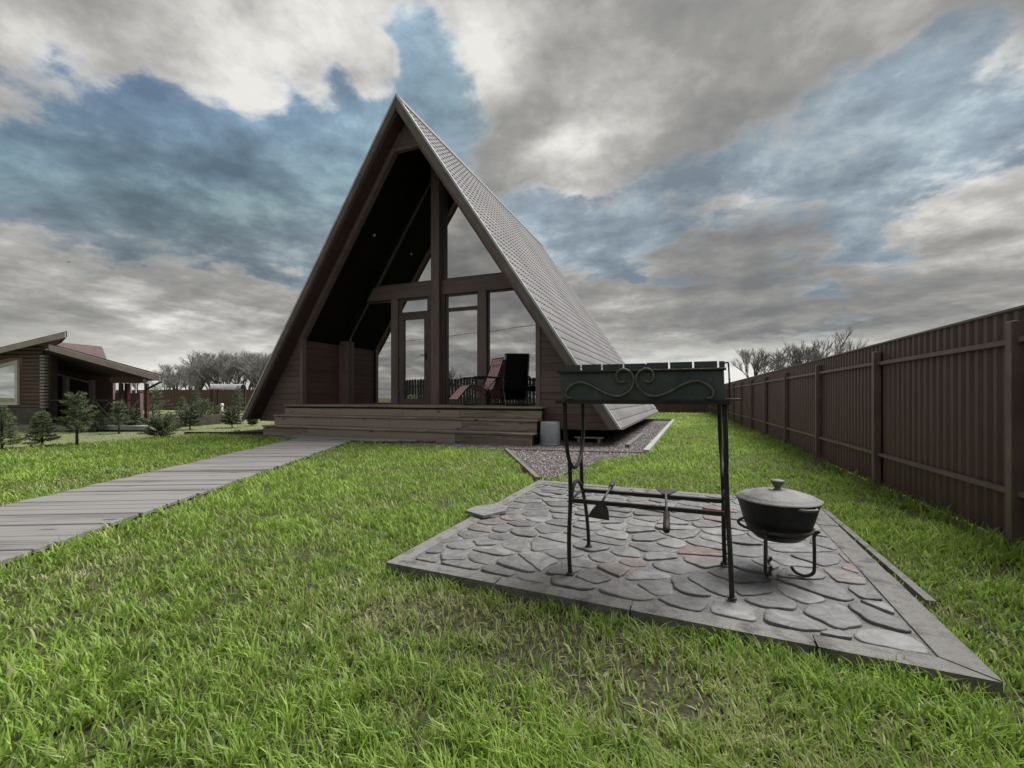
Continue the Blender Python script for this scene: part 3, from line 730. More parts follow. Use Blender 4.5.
# side leg frames
for x in(xL+.012,xR-.002):
    g=LMB()
    U=smooth_path([(x,2.075,.868),(x,2.07,.76),(x,2.085,.66),(x,2.14,.575),(x,2.24,.54),(x,2.36,.575),(x,2.43,.66),(x,2.45,.76),(x,2.455,.868)],6)
    g.tube(U,.0102,8); 
    g.tube(smooth_path([(x,2.13,.585),(x,2.128,.48),(x,2.115,.38),(x,2.075,.25),(x,2.062,.14),(x,2.07,.055)],6),.0102,8)
    g.tube(smooth_path([(x,2.125,.40),(x,2.19,.455),(x,2.27,.465),(x,2.36,.42),(x,2.44,.30),(x,2.48,.17),(x,2.49,.055)],6),.0102,8)
    g.tube([(x,2.38,.595),(x,2.37,.42)],.0102,8)
    g.tube([(x,2.12,.40),(x,2.36,.40)],.006,6)
    g.build('side_frame',M['iron'],GR)
for x in(xL+.012,xR-.002):
    for y in(2.07,2.49):
        g=LMB(); g.box(x-.018,x+.018,y-.016,y+.016,.057,.066,bev=.002); g.build('foot_plate',M['rust'] if y<2.1 else M['iron'],GR)
for y in(2.115,2.37):
    g=LMB(); g.box(xL+.015,xR-.005,y-.010,y+.010,.390,.408); g.build('lower_rail',M['iron'],GR)
# tools lying on the rails
def tool(pts_head, p0,p1,p2,label,hm):
    rt=root('fire_shovel',p0,label,'shovel')
    g=MB(); g.add(pts_head[0],pts_head[1]); g.build('blade',M['iron'],rt)
    g=MB(); g.tube([p0,p1],.0055,7); g.build('shaft',M['steel'],rt)
    g=MB(); g.tube([p1,p2],.0125 if hm else .012,10); g.build('grip',M['wood_handle'],rt)
def blade(c,d,w,l,z,th=.004):
    c=Vector(c);d=Vector(d).normalized();n=Vector((-d.y,d.x,0)).normalized()
    a=c+d*0; top=[a+n*.012,a-n*.012,c+d*l*.55-n*w*.38,c+d*l-n*w*.5,c+d*l+n*w*.5,c+d*l*.55+n*w*.38]
    vs=[(p.x,p.y,p.z) for p in top]+[(p.x,p.y,p.z-th) for p in top]
    fs=[tuple(range(6)),tuple(range(11,5,-1))]+[(i,6+i,6+(i+1)%6,(i+1)%6) for i in range(6)]
    return vs,fs
hx,hy=-.379,2.095
tool(blade((hx,hy,.414),(-.10,-.45,-.62),.105,.085,.41),(hx,hy,.416),(-.386,2.36,.428),(-.389,2.47,.434),'small fire shovel on the grill rails with its triangular blade towards the camera',False)
hx,hy=-.112,2.36
tool(blade((hx,hy,.414),(.0,.3,.02),.11,.10,.41),(hx,hy,.416),(-.090,1.95,.420),(-.079,1.70,.420),'fire shovel lying on the grill rails with its thick round grip towards the camera',True)

# ================================================================== CAULDRON + STAND
CX,CY=.385,2.50
CS=root('cauldron_stand',(CX,CY,.055),'three-legged rusty iron stand with curled feet under the cauldron','stand')
g=MB(); g.tube([(CX+.160*math.cos(a),CY+.160*math.sin(a),.272) for a in np.linspace(0,2*PI,37)],.007,8,cap=False); g.build('ring',M['rust'],CS)
for a in(R(-112),R(-28),R(95)):
    d=Vector((math.cos(a),math.sin(a),0)); c=Vector((CX,CY,0)); tn_=Vector((-d.y,d.x,0))
    z=Vector((0,0,1)); r0=.166
    p=[c+d*(r0+.02)+z*.285,c+d*r0+z*.262,c+d*r0+z*.2,c+d*r0+z*.12,c+d*(r0-.005)+z*.088,c+d*(r0-.035)+z*.066,c+d*(r0-.075)+z*.070,c+d*(r0-.095)+z*.092]
    g=MB(); g.tube(smooth_path(p,5),.0075,8); g.build('leg',M['rust'],CS)
PXc,PYc=CX+.012,CY+.004
PT=root('cauldron',(CX,CY,.2),'black cast iron cauldron with a domed grey metal lid on the rusty stand','cauldron')
g=MB(); g.lathe([(.001,.185),(.055,.188),(.096,.200),(.132,.232),(.151,.285),(.164,.335),(.177,.380),(.182,.390),(.177,.392),(.164,.36)],(PXc,PYc,.016),48); g.build('pot',M['cast'],PT)
for a in(R(-58),R(20),R(122),R(200)):
    d=Vector((math.cos(a),math.sin(a),0)); tn_=Vector((-d.y,d.x,0)); c=Vector((PXc,PYc,.394))
    if a in (R(200),): continue
    g=MB(); g.tube(smooth_path([c+d*.174-tn_*.045,c+d*.197-tn_*.03,c+d*.203,c+d*.197+tn_*.03,c+d*.174+tn_*.045],4),.006,7); g.build('lug_handle',M['alu'],PT)
g=MB(); g.lathe([(.001,.430),(.03,.430),(.034,.434),(.05,.433),(.10,.424),(.145,.409),(.158,.406),(.162,.402),(.176,.396),(.185,.391),(.187,.387),(.181,.387)],(PXc,PYc,.016),48)
ld=g.build('lid',M['alu'],PT)
g=MB(); g.lathe([(.001,.478),(.022,.480),(.029,.477),(.031,.470),(.022,.455),(.014,.449),(.013,.440),(.020,.431)],(PXc,PYc,.016),24); g.build('knob',M['alu'],ld)

# ================================================================== FENCES
def fx(y): return 1.79-.03*(y-3.56)
def side_fence():
    rt=root('metal_fence',(fx(3.56),3.56,0),'long dark brown profiled metal fence with posts along the right side of the lawn','fence')
    y0=3.56-1.93*5; npan=17; hz=1.435
    # corrugated sheet
    per=.095; y1=y0+npan*1.93
    ys=[];xs=[]
    y=y0; k=0
    while y<y1:
        for f_,o_ in((0,.0),(.36,.0),(.5,.016),(.84,.016)): ys.append(y+f_*per); xs.append(o_)
        y+=per
    g=MB(); vs=[];fs=[]
    for yy,o_ in zip(ys,xs):
        x=fx(yy)+.035+o_; vs += [(x,yy,.02),(x,yy,hz-.012)]
    for i in range(len(ys)-1): fs.append((2*i,2*i+1,2*i+3,2*i+2))
    g.add(vs,fs); g.build('corrugated_sheet',M['fence'],rt)
    g=MB(); a=fx(y0);b_=fx(y1)
    g.prism([(a+.02,y0),(a+.07,y0),(b_+.07,y1),(b_+.02,y1)],hz-.011,hz+.004,'z'); g.build('cap_rail',M['fencepost'],rt)
    for i in range(npan+1):
        yy=y0+i*1.93; x=fx(yy)
        g=MB(); g.box(x-.032,x+.028,yy-.028,yy+.028,-.05,hz-.085,bev=.003); g.build('post',M['fencepost'],rt)
        g=MB(); g.box(x-.0+.029,x+.033,yy+.03,yy+.11,hz-.16,hz-.085); g.build('bracket',M['fence'],rt)
        if i<npan:
            for z in(.335,hz-.20):
                ya,yb=yy+.029,yy+1.93-.029
                g=MB(); dz=random.uniform(-.004,.004)
                xa_,xb_=fx(ya),fx(yb); g.prism([(xa_-.005,ya),(xa_+.028,ya),(xb_+.028,yb),(xb_-.005,yb)],z-.016+dz,z+.016+dz,'z'); g.build('rail',M['fencepost'],rt)
side_fence()
def plain_fence(a,b_,h,label,step=2.4,mat=M['fence']):
    a=Vector(a);b_=Vector(b_);d=(b_-a);Ln=d.length;d.normalize();n=Vector((-d.y,d.x))
    rt=root('metal_fence',(a.x,a.y,0),label,'fence')
    g=MB(); vs=[];fs=[];s=0;k=0
    while s<Ln:
        for f_,o_ in((0,0),(.4,0),(.5,.02),(.9,.02)):
            p=a+d*(s+f_*.12)+n*o_; vs += [(p.x,p.y,.0),(p.x,p.y,h)]
        s+=.12
    for i in range(len(vs)//2-1): fs.append((2*i,2*i+1,2*i+3,2*i+2))
    g.add(vs,fs); g.build('corrugated_sheet',mat,rt)
    g=MB(); q=n*.03; g.prism([tuple(a-q),tuple(a+q*1.2),tuple(b_+q*1.2),tuple(b_-q)],h+.001,h+.02,'z'); g.build('cap_rail',M['fencepost'],rt)
    s=0
    while s<=Ln:
        p=a+d*s-n*.035; g=MB(); g.tube([(p.x,p.y,0),(p.x,p.y,h-.02)],.03,6,smooth=False); g.build('post',M['fencepost'],rt); s+=step
plain_fence((fx(27)+.1,27.2),(-14,24.2),1.40,'far dark metal fence across the end of the lawn')
plain_fence((-14.06,24.2),(-62,13.6),1.38,'far dark metal fence behind the young trees and the lodge')
# picket fence behind the camera (seen mirrored in the glass)
PF=root('picket_fence',(-6,-2.6,0),'dark wooden picket fence seen only mirrored in the house windows','fence')
g=MB(); x=-16
while x<1.9:
    w=random.uniform(.155,.172); h=1.98+random.uniform(-.03,.03); g.prism([(x,.04),(x+w,.04),(x+w,h-.05),(x+w/2,h),(x,h-.05)],-2.62,-2.595,'y'); x+=.19
g.build('pickets',M['black_panel'],PF)
g=MB(); g.box(-16,1.9,-2.66,-2.625,.35,.43); g.box(-16,1.9,-2.66,-2.625,1.5,1.58); g.build('rails',M['log'],PF)
for i in range(8): 
    g=MB(); g.box(-16+i*2.5,-15.91+i*2.5,-2.75,-2.665,-.05,1.6); g.build('post',M['log'],PF)

# ================================================================== BARE TREES
def bare_tree(h,spread,seed,depth=6,lean_=0,trunk_r=None,ntw=3):
    rnd=random.Random(seed); tr=MB(); tw=MB()
    r0=trunk_r or h*.022
    def rec(p,d,l,r,lv):
        n=3; pts=[p]; q=p; dd=d
        for i in range(n):
            dd=(dd+Vector((rnd.uniform(-.16,.16),rnd.uniform(-.16,.16),rnd.uniform(-.05,.12)))).normalized(); q=q+dd*l/n; pts.append(q)
        rr=[r*(1-.35*i/n) for i in range(n+1)]
        (tr if lv<3 else tw).tube(pts,rr,5 if lv<2 else 3,cap=False,smooth=True)
        if lv>=depth: return
        k=rnd.choice((3,3,4)) if lv<depth-1 else rnd.choice((4,5,6))
        for i in range(k):
            t=rnd.uniform(.35,1) if i else 1
            base=p+(q-p)*t if t<1 else q
            if t<1: 
                idx=min(int(t*n),n-1); f=t*n-idx; base=pts[idx]*(1-f)+pts[idx+1]*f
            a=rnd.uniform(0,2*PI); e=rnd.uniform(.35,.85)*spread
            side=Vector((math.cos(a),math.sin(a),rnd.uniform(-.1,.3)))
            nd=(dd+side*e).normalized(); rec(base,nd,l*rnd.uniform(.62,.85),r*.6*(1.0 if i else 1.1),lv+1)
    rec(Vector((0,0,0)),Vector((lean_,0,1)).normalized(),h*.30,r0,0)
    return tr,tw
TP=[]
for i,(h,sp) in enumerate(((6,.62),(6,.8),(6,.55),(6,.72))):
    TP.append(bare_tree(h,sp,40+i,6))
protos=[]
for i,(tr,tw) in enumerate(TP):
    zmax=max(p[2] for p in tw.v)
    protos.append((tr,tw,zmax))
tree_first={}
def place_tree(kind,px,Z,top_px,label,group,wscale=1.0,rz=None):
    x,y=cam2w((px-512)/F*Z,Z); h=CH+(397-top_px)/F*Z
    if kind not in tree_first:
        tr,tw,zm=protos[kind]
        o=root('bare_tree',(0,0,0),'x','tree',world=False); 
        tr.build('trunk',M['bark'],o,world=False); tw.build('crown',M['twig'],o,world=False); tree_first[kind]=(o,zm)
    else:
        o=copy_tree(tree_first[kind][0])
    zm=tree_first[kind][1]; s=h/zm
    o.location=(x,y,0); o.scale=(s*wscale,s*wscale,s); o.rotation_euler=(0,0,rz if rz is not None else random.uniform(0,6))
    tag(o,label,'tree',group)
GRP='bare trees beyond the fences'
for k,px,Z,tp,ws,lb in((0,757,34,346,1.0,'small bare tree beyond the right fence, leftmost of that row'),
    (1,783,33,337,1.1,'broad bare tree beyond the right fence, second of its row from the left'),
    (2,806,32,335,.95,'bare tree beyond the right fence, just left of the tallest one'),
    (3,823,31,329,.9,'tallest bare tree beyond the right fence, at the right end of its row')):
    place_tree(k,px,Z,tp,lb,GRP,ws)
place_tree(0,140,46,368,'pale bare tree rising behind the tip of the lodge roof',GRP,1.0)
place_tree(1,163,50,372,'low bare tree in the gap between the lodge roof tip and the far wood',GRP,1.0)
WOOD='grey bare tree of the dense far wood above the arched metal roof'; WG='bare trees of the far wood'
for k,px,Z,tp,ws in ((2,188,46,368,1.1),(3,202,44,358,1.2),(0,214,42,355,1.2),(1,226,44,352,1.2),(2,238,43,352,1.3),(3,250,40,350,1.3),(1,262,41,349,1.3),(0,272,42,352,1.2)):
    place_tree(k,px,Z,tp,WOOD,WG,ws)
for i,px in enumerate((174,180,186,193,199,210,222,234,247,259,268)):
    place_tree((i*3+1)%4,px,58+(i*7)%5,354-((i*5)%4)*2 if px>190 else 368-(px-172)*.6,WOOD,WG,1.35)
# tree behind the camera (mirrored in the door glass)
o=copy_tree(tree_first[1][0]); zm=tree_first[1][1]; o.location=(-14.2,-4.2,0); o.scale=(2.9/zm*1.1,)*3; tag(o,'bare tree seen only mirrored in the glass of the house door','tree',GRP)
# thin mast + cable
g=MB(); x,y=cam2w((730-512)/F*30,30); g.tube([(x,y,0),(x,y,CH+19/F*30)],.035,6); tag(g.build('mast',M['steel'],loc=(x,y,0)),'thin dark mast beyond the far end of the right fence','mast')
g=MB()
pA=(-30,-6.0,4.6);pB=(12,-8.0,8.2)
pts=[(pA[0]+(pB[0]-pA[0])*t,pA[1]+(pB[1]-pA[1])*t,pA[2]+(pB[2]-pA[2])*t-4*.9*t*(1-t)) for t in np.linspace(0,1,24)]
g.tube(pts,.016,5); tag(g.build('power_cable',M['black_fabric'],loc=pA),'sagging overhead cable seen only mirrored in the house windows','cable')
for p,lb in((pA,'wooden pole carrying the left end of the overhead cable'),(pB,'wooden pole carrying the right end of the overhead cable')):
    g=MB(); g.tube([(p[0],p[1],0),(p[0],p[1],p[2]+.3)],[.13,.09],10); tag(g.build('utility_pole',M['log'],loc=(p[0],p[1],0)),lb,'pole')

# ================================================================== YOUNG CONIFERS
def conifer(h,w,seed,style,mat):
    rnd=random.Random(seed); tr=MB(); 
    tr.tube([(0,0,0),(rnd.uniform(-.02,.02),0,h*.5),(0,0,h*.97)],[h*.022+.004,h*.015+.003,.002],6)
    V=[];Fc=[];T=[]
    nb={'spruce':80,'pine':64,'mugo':90,'bush':120}[style]
    for i in range(nb):
        t=(i+.5)/nb
        if style=='spruce': z=h*(.10+.88*t); ln=w*.5*(1-t)**.8*rnd.uniform(.7,1.1)+.02; up=rnd.uniform(-.1,.35)
        elif style=='pine': z=h*(.22+.72*t); ln=w*.5*(1-.62*t)*rnd.uniform(.5,1.1); up=rnd.uniform(.1,.8)
        elif style=='mugo': z=h*(.03+.5*t); ln=w*.5*rnd.uniform(.6,1.05); up=rnd.uniform(.2,1.3)*(.3+t)
        else: z=h*(.15+.5*t); ln=w*.5*rnd.uniform(.5,1.0); up=rnd.uniform(.0,1.6)*(.2+t)
        a=i*2.4+rnd.uniform(-.4,.4)
        d=Vector((math.cos(a),math.sin(a),up)).normalized(); p0=Vector((0,0,z)); p1=p0+d*ln
        if p1.z>h*1.02: p1.z=h*1.02
        tr.tube([p0,(p0+p1)/2+Vector((0,0,-.01)),p1],[.004,.003,.0015],3,cap=False)
        nn=int(85*(ln/.3)+18) if style!='bush' else 70
        tb=rnd.uniform(0,.45)
        for k in range(nn):
            f=rnd.uniform(.2,1)**.8; p=p0.lerp(p1,f); 
            nd=(d*.6+Vector((rnd.gauss(0,.7),rnd.gauss(0,.7),rnd.gauss(.1,.6)))).normalized()
            L_=rnd.uniform(.035,.075) if style!='bush' else rnd.uniform(.02,.04); wd=rnd.uniform(.0035,.006) if style!='bush' else .012
            sd=nd.cross(Vector((rnd.random(),rnd.random(),rnd.random()))).normalized()*wd
            b0=len(V); V+= [p-sd,p+sd,p+nd*L_]; Fc.append((b0,b0+1,b0+2)); tt=min(1,tb+rnd.uniform(0,.5)+.1*f); T+=[tt]*3
    return tr,V,Fc,T
def place_conifer(px,by,hpx,wpx,style,mat,label,seed,name='young_conifer',cat='young tree'):
    Z=CH*F/(by-397); x,y=cam2w((px-512)/F*Z,Z); h=hpx/F*Z*1.0; w=wpx/F*Z*.98
    tr,V,Fc,T=conifer(h,w,seed,style,mat)
    rt=root(name,(x,y,0),label,cat,'young garden trees and shrubs',world=False)
    tr.build('trunk',M['bark'],rt,world=False)
    V=np.array([tuple(v) for v in V]); fl=np.array(Fc).ravel()
    o=npmesh('crown',V,fl,np.arange(0,len(fl),3),None,mat,{'tint':np.array(T)}); o.parent=rt
ND,NP=M['needle'],M['needle_pale']
for a in((2,450,44,34,'spruce',ND,'dark young conifer cut by the left edge of the view',1),
 (42,447,36,30,'spruce',ND,'compact green conifer in front of the lodge wall',2),
 (77,446,54,46,'pine',ND,'tallest young pine with a bare stem in front of the big lodge window',3),
 (97,432,22,22,'spruce',NP,'small pale conifer behind the tallest pine, by the lodge railing',14),
 (119,434,33,26,'pine',NP,'thin pale young pine in front of the lodge steps',4),
 (134,431,28,16,'bush',NP,'grey twiggy shrub between the thin pine and the dark mugo pine',5),
 (161,438,26,36,'mugo',ND,'low dark round mugo pine at the lawn edge',6),
 (153,424,34,44,'pine',ND,'broad bright green pine behind the dark mugo pine',7),
 (190,430,26,30,'bush',NP,'pale round shrub in the middle of the garden bed',8),
 (205,424,24,26,'pine',ND,'bushy pine just behind the pale round shrub',9),
 (232,428,22,26,'bush',NP,'round-headed sapling with a visible stem near the house',10),
 (182,416,20,16,'spruce',ND,'dark little spruce standing against the far fence',11),
 (196,414,26,18,'spruce',NP,'bluish narrow spruce against the far fence',12),
 (238,415,30,20,'spruce',NP,'tall bluish spruce behind the round-headed sapling',13),
 (217,417,11,9,'spruce',ND,'tiny conifer left of the white garden lamp',15),
 (253,426,10,12,'bush',ND,'tiny plant below the tip of the left roof edge',16)):
    place_conifer(*a)
# arched roof shelter
Z=25; x,y=cam2w((228.5-512)/F*Z,Z); RS=root('arched_shelter',(x,y,0),'little shelter with an arched pale metal roof beyond the young trees','shelter',rz=TH+.12,world=False)
w_=.78; g=MB(); arc=[(.42*math.cos(a),.42*math.sin(a)*.85) for a in np.linspace(R(10),R(170),13)]; arc2=[(.40*math.cos(a),.40*math.sin(a)*.85) for a in np.linspace(R(170),R(10),13)]
g.prism([(a,1.27+b_) for a,b_ in arc]+[(a,1.27+b_) for a,b_ in arc2],-w_,w_,'x'); g.build('roof',M['sheet'],RS,world=False)
g=MB(); g.prism([(a,1.27+b_) for a,b_ in arc2],w_-.05,w_-.03,'x'); g.prism([(a,1.27+b_) for a,b_ in arc2],-w_+.03,-w_+.05,'x'); g.build('gable_panel',M['black_panel'],RS,world=False)
for xx in(-w_+.06,w_-.06):
    for yy in(-.33,.33): g=MB(); g.box(xx-.04,xx+.04,yy-.04,yy+.04,0,1.34); g.build('post',M['log_dark'],RS,world=False)
Z=23; x,y=cam2w((222-512)/F*Z,Z); LP=root('garden_lamp',(x,y,0),'small white garden lamp post among the young trees','lamp')
g=MB(); g.tube([(x,y,0),(x,y,.40)],.05,10); g.build('post',M['white'],LP); g=MB(); g.lathe([(.05,.40),(.085,.43),(.085,.52),(.06,.56),(.001,.58)],(x,y,0),14); g.build('lamp_head',M['white'],LP)
Z=13.5
for i,(px,lb) in enumerate(((139,'pale garden rock left of its twin by the lodge steps'),(150,'pale garden rock right of its twin behind the mugo pine'))):
    x,y=cam2w((px-512)/F*Z*1.15,Z*1.15); g=MB(); rnd=random.Random(i); prof=[(.001,.16),(.09,.15),(.16,.09),(.19,.0)]; g.lathe(prof,(x,y,0),9); g.v=[(p[0]+rnd.uniform(-.03,.03),p[1]+rnd.uniform(-.03,.03),p[2]+rnd.uniform(-.02,.02)) for p in g.v]
    tag(g.build('rock',M['white'],loc=(x,y,0)),lb,'rock','pale garden rocks')

# ================================================================== LODGE (local frame: x right, y away, z up; 12 m ahead)
LZ=12.0; lk=LZ/F
U=lambda px,Z=LZ:(px-512)/F*Z
W=lambda py,Z=LZ: CH+(397-py)/F*Z
lx,ly=cam2w(U(45),LZ)
LG=root('log_lodge',(lx,ly,0),'low dark log lodge with sloping pink-grey fascias, glazed veranda and red-brown roof','lodge',rz=TH,world=False)
u0=U(45)
def lp(px,py,v=0): Z=LZ+v; return (U(px,Z)-u0,W(py,Z))
def poly(pts,v0,v1,name,mat,par=LG): g=MB(); g.prism([lp(*p,v0) for p in pts],v0,v1,'y'); return g.build(name,mat,par,world=False)
# main wall of logs with a window hole: logs left part
g=MB(); zb=W(424); z=zb
wl,wr=U(-70)-u0,U(43)-u0; winl,winr=U(-40)-u0,U(20)-u0; wz0=W(405)
ztop_at=lambda x: W(352-(x+u0-U(0))/lk*.27)     # roof line rises to the right
while z<ztop_at(wr):
    zt=z+.105
    for a,b_ in(((wl,winl),(winr+.06,wr)) if z>wz0-.05 and z<W(360) else ((wl,wr),)):
        if z>ztop_at(a): 
            # clip where roof is above
            a=max(a, (z-ztop_at(0))/ (ztop_at(1)-ztop_at(0)))
            if a>=b_: continue
        g.box(a,b_,-.04,.10,z,zt-.008,bev=.03)
    z+=.105
g.build('log_wall',M['log'],LG,world=False)
poly([(-70,424),(44,424),(44,432.5),(-70,432.5)],-.08,.2,'plinth',M['pale_band'])
poly([(-70,408),(43.5,408),(43.5,424),(-70,424)],-.10,-.045,'stone_base',M['brick_grey'])
# window (trapezoid)
f=pane([(lp(-40,405)[0],lp(0,405)[1]),(lp(21,405)[0],lp(0,405)[1]),(lp(21,360)[0],lp(0,360)[1]),(lp(-40,377)[0],lp(0,377)[1])],.07,'window',y=-.06,glass=M['lodge_glass'],par=LG,fm=M['white'])
g=MB(); x0,x1=lp(-36,0)[0],lp(12,0)[0]; n=40; vs=[]
for i in range(n):
    x=x0+(x1-x0)*i/(n-1); yv=.12+.03*math.sin(i*1.3); vs+=[(x,yv,lp(0,404)[1]+ (.0 if i<20 else .3*(i-20)/20)),(x,yv,lp(0,362)[1])]
g.add(vs,[(2*i,2*i+1,2*i+3,2*i+2) for i in range(n-1)]); g.build('curtain',M['white'],LG,world=False)
g=MB(); g.box(lp(-70,0)[0],lp(43,0)[0],.5,3.5,.3,.32); g.build('floor',M['log_dark'],LG,world=False)
# body box behind
poly([(-70,372),(44,346),(44,430),(-70,430)],3.2,3.4,'rear_wall',M['log'])
g=MB(); a_=lp(44.5,424,.1);b_=lp(44.5,424,1.9); g.prism([(a_[0]-.06,.1),(a_[0],.1),(b_[0],1.9),(b_[0]-.06,1.9)],W(424),W(352),'z'); g.build('side_wall',M['log'],LG,world=False)
# corner log ends
g=MB(); z=W(408)
while z<W(357):
    g.box(lp(43.3,0)[0],lp(48,0)[0],-.10,.02,z,z+.058,bev=.008); z+=.085
g.build('log_ends',M['logend'],LG,world=False)
g=MB(); g.box(lp(43.5,0)[0],lp(50,0)[0],.02,.2,W(424),W(350)); g.build('corner_post',M['log_dark'],LG,world=False)
# roofs: plates given by their plan outline (px, py, depth), thickness downwards
def plate(pts,th,name,mat,dz=0):
    P=[lp(a,b,v)+(v,) for a,b,v in pts]; n=len(P)
    vs=[(p[0],p[2],p[1]+dz) for p in P]+[(p[0],p[2],p[1]+dz-th) for p in P]
    g=MB(); g.add(vs,[tuple(range(n)),tuple(range(2*n-1,n-1,-1))]+[(i,n+i,n+(i+1)%n,(i+1)%n) for i in range(n)]); return g.build(name,mat,LG,world=False)
def roofpart(pts,fh):
    plate(pts,.05,'roof_deck',M['redroof'])
    plate([pts[0],pts[1]]+[(a,b,v) for a,b,v in pts[2:]],.10,'soffit',M['log_dark'],-.052)
    a,b=pts[0],pts[1]; v0=a[2]; ta,tb=lp(a[0],a[1],v0),lp(b[0],b[1],v0); h=fh*((LZ+v0)/F)
    g=MB(); g.prism([(ta[0],ta[1]-h),(tb[0]-.02,tb[1]-h),(tb[0]-.02,tb[1]-.03),(ta[0],ta[1]-.03)],v0-.035,v0-.003,'y'); g.build('fascia',M['pinkgrey'],LG,world=False)
roofpart([(-70,364,-.45),(67,331,-.45),(62,337,.6),(52,343,2.6),(-70,372,2.6)],6.5)
roofpart([(50,343.5,-.45),(161.5,374.5,-.45),(146,375.5,.35),(116,374,1.95),(50,364,1.95)],7)
a0=(48,341,3.2);a1=(102,346.5,3.2);a2=(108,362,2.2);a3=(48,352,2.2)
plate([a3,a2,a1,a0],.04,'rear_roof',M['rear_tile'])
# recessed veranda wall
v=1.9
poly([(44,360),(113,376),(113,425),(44,425)],v,v+.1,'veranda_wall',M['log'])
def lrect(px0,px1,py0,py1,v): a=lp(px0,py0,v);b_=lp(px1,py1,v); return [(a[0],b_[1]),(b_[0],b_[1]),(b_[0],a[1]),(a[0],a[1])]
a=lp(50,406,v);b_=lp(67,406,v);c=lp(67,375,v);d=lp(50,372,v)
for q in(((50,406),(67,406),(67,375.5),(50,371.5)),((68,406),(93,406),(93,382),(68,376))):
    f=pane([lp(p[0],p[1],v) for p in q],.045,'veranda_window',y=v-.04,glass=M['lodge_glass'],par=LG,fm=M['white'],out=.05)
g=MB(); t0=lp(92,380,v);t1=lp(95.5,407,v); g.box(t0[0],t1[0],v-.1,v-.002,t1[1],t0[1]); g.build('window_post',M['logend'],LG,world=False)
# veranda floor, steps, posts, rail
g=MB(); a=lp(44,0)[0];b_=lp(150,0)[0]; g.box(a+.2,b_,.1,3.3,.02,.30); g.build('veranda_floor',M['log_dark'],LG,world=False)
for k in range(3): g=MB(); g.box(lp(92,0)[0],lp(113,0)[0],-.45+.18*k,.1,.0+.09*k,.09*(k+1)); g.build('step',M['brick_grey'],LG,world=False)
for px,mm in((112,'log_dark'),(138,'redpaint')):
    g=MB(); xx=lp(px,0)[0]; g.box(xx,xx+.075,.2,.275,.30,W(383)); g.build('veranda_post',M[mm],LG,world=False)
g=MB(); g.box(lp(114,0)[0],lp(117,0)[0],.32,.42,.30,W(383)); g.build('red_post',M['redpaint'],LG,world=False)
poly([(110,377),(143,377),(143,383),(110,383)],.2,.32,'veranda_beam',M['redpaint'])
poly([(143,377.5),(146,377.5),(146,383.5),(143,383.5)],.15,.35,'beam_end',M['logend'])
g=MB(); p0=lp(139,390);p1=lp(156,381); g.tube([(p0[0],.2,p0[1]),(p1[0],.2,p1[1])],.03,6); g.build('brace',M['log_dark'],LG,world=False)
# open end of veranda: white-framed opening with low log parapet
poly([(115,393),(140,393),(140,424),(115,424)],1.2,1.32,'parapet',M['log'])
fr_=M['logend']
for px in(119,124,129,134):
    g=MB(); xx=lp(px,0,1.2)[0]; g.box(xx,xx+.03,1.22,1.26,lp(0,393,1.2)[1],lp(0,382,1.2)[1]); g.build('lattice_bar',fr_,LG,world=False)
# railing with x braces
rl=W(400); xs_=[lp(p,0)[0] for p in(96,109,123,137)]
g=MB(); g.box(lp(50,0)[0],xs_[-1],.0,.05,rl-.03,rl+.01); g.box(lp(50,0)[0],xs_[-1],.0,.05,.33,.37); g.build('railing',M['log_dark'],LG,world=False)
for a,b_ in zip(xs_[:-1],xs_[1:]):
    for z0,z1 in((.38,rl-.04),(rl-.04,.38)):
        g=MB(); g.tube([(a,.025 if z0<z1 else -.005,z0),(b_,.025 if z0<z1 else -.005,z1)],.018,5); g.build('railing_brace',M['brick_grey'],LG,world=False)
poly([(48,426),(150,426),(150,430),(48,430)],-.5,.0,'paving_edge',M['pale_band'])

# bird
Z=60; bxp=Vector(((136/2-512)/F*Z,Z)); x,y=cam2w(bxp.x,Z); zz=CH+(397-262)/F*Z
g=MB(); g.add([(x-.28,y,zz+.1),(x-.1,y,zz+.03),(x,y-.1,zz),(x+.1,y,zz+.03),(x+.3,y,zz+.12),(x,y+.18,zz),(x,y,zz-.05)],[(0,1,5),(1,2,5),(2,3,5),(3,4,5),(1,6,2),(2,6,3),(1,5,6),(3,6,5)]); tag(g.build('bird',M['black_panel'],loc=(x,y,zz)),'tiny dark bird flying high at the left','bird')

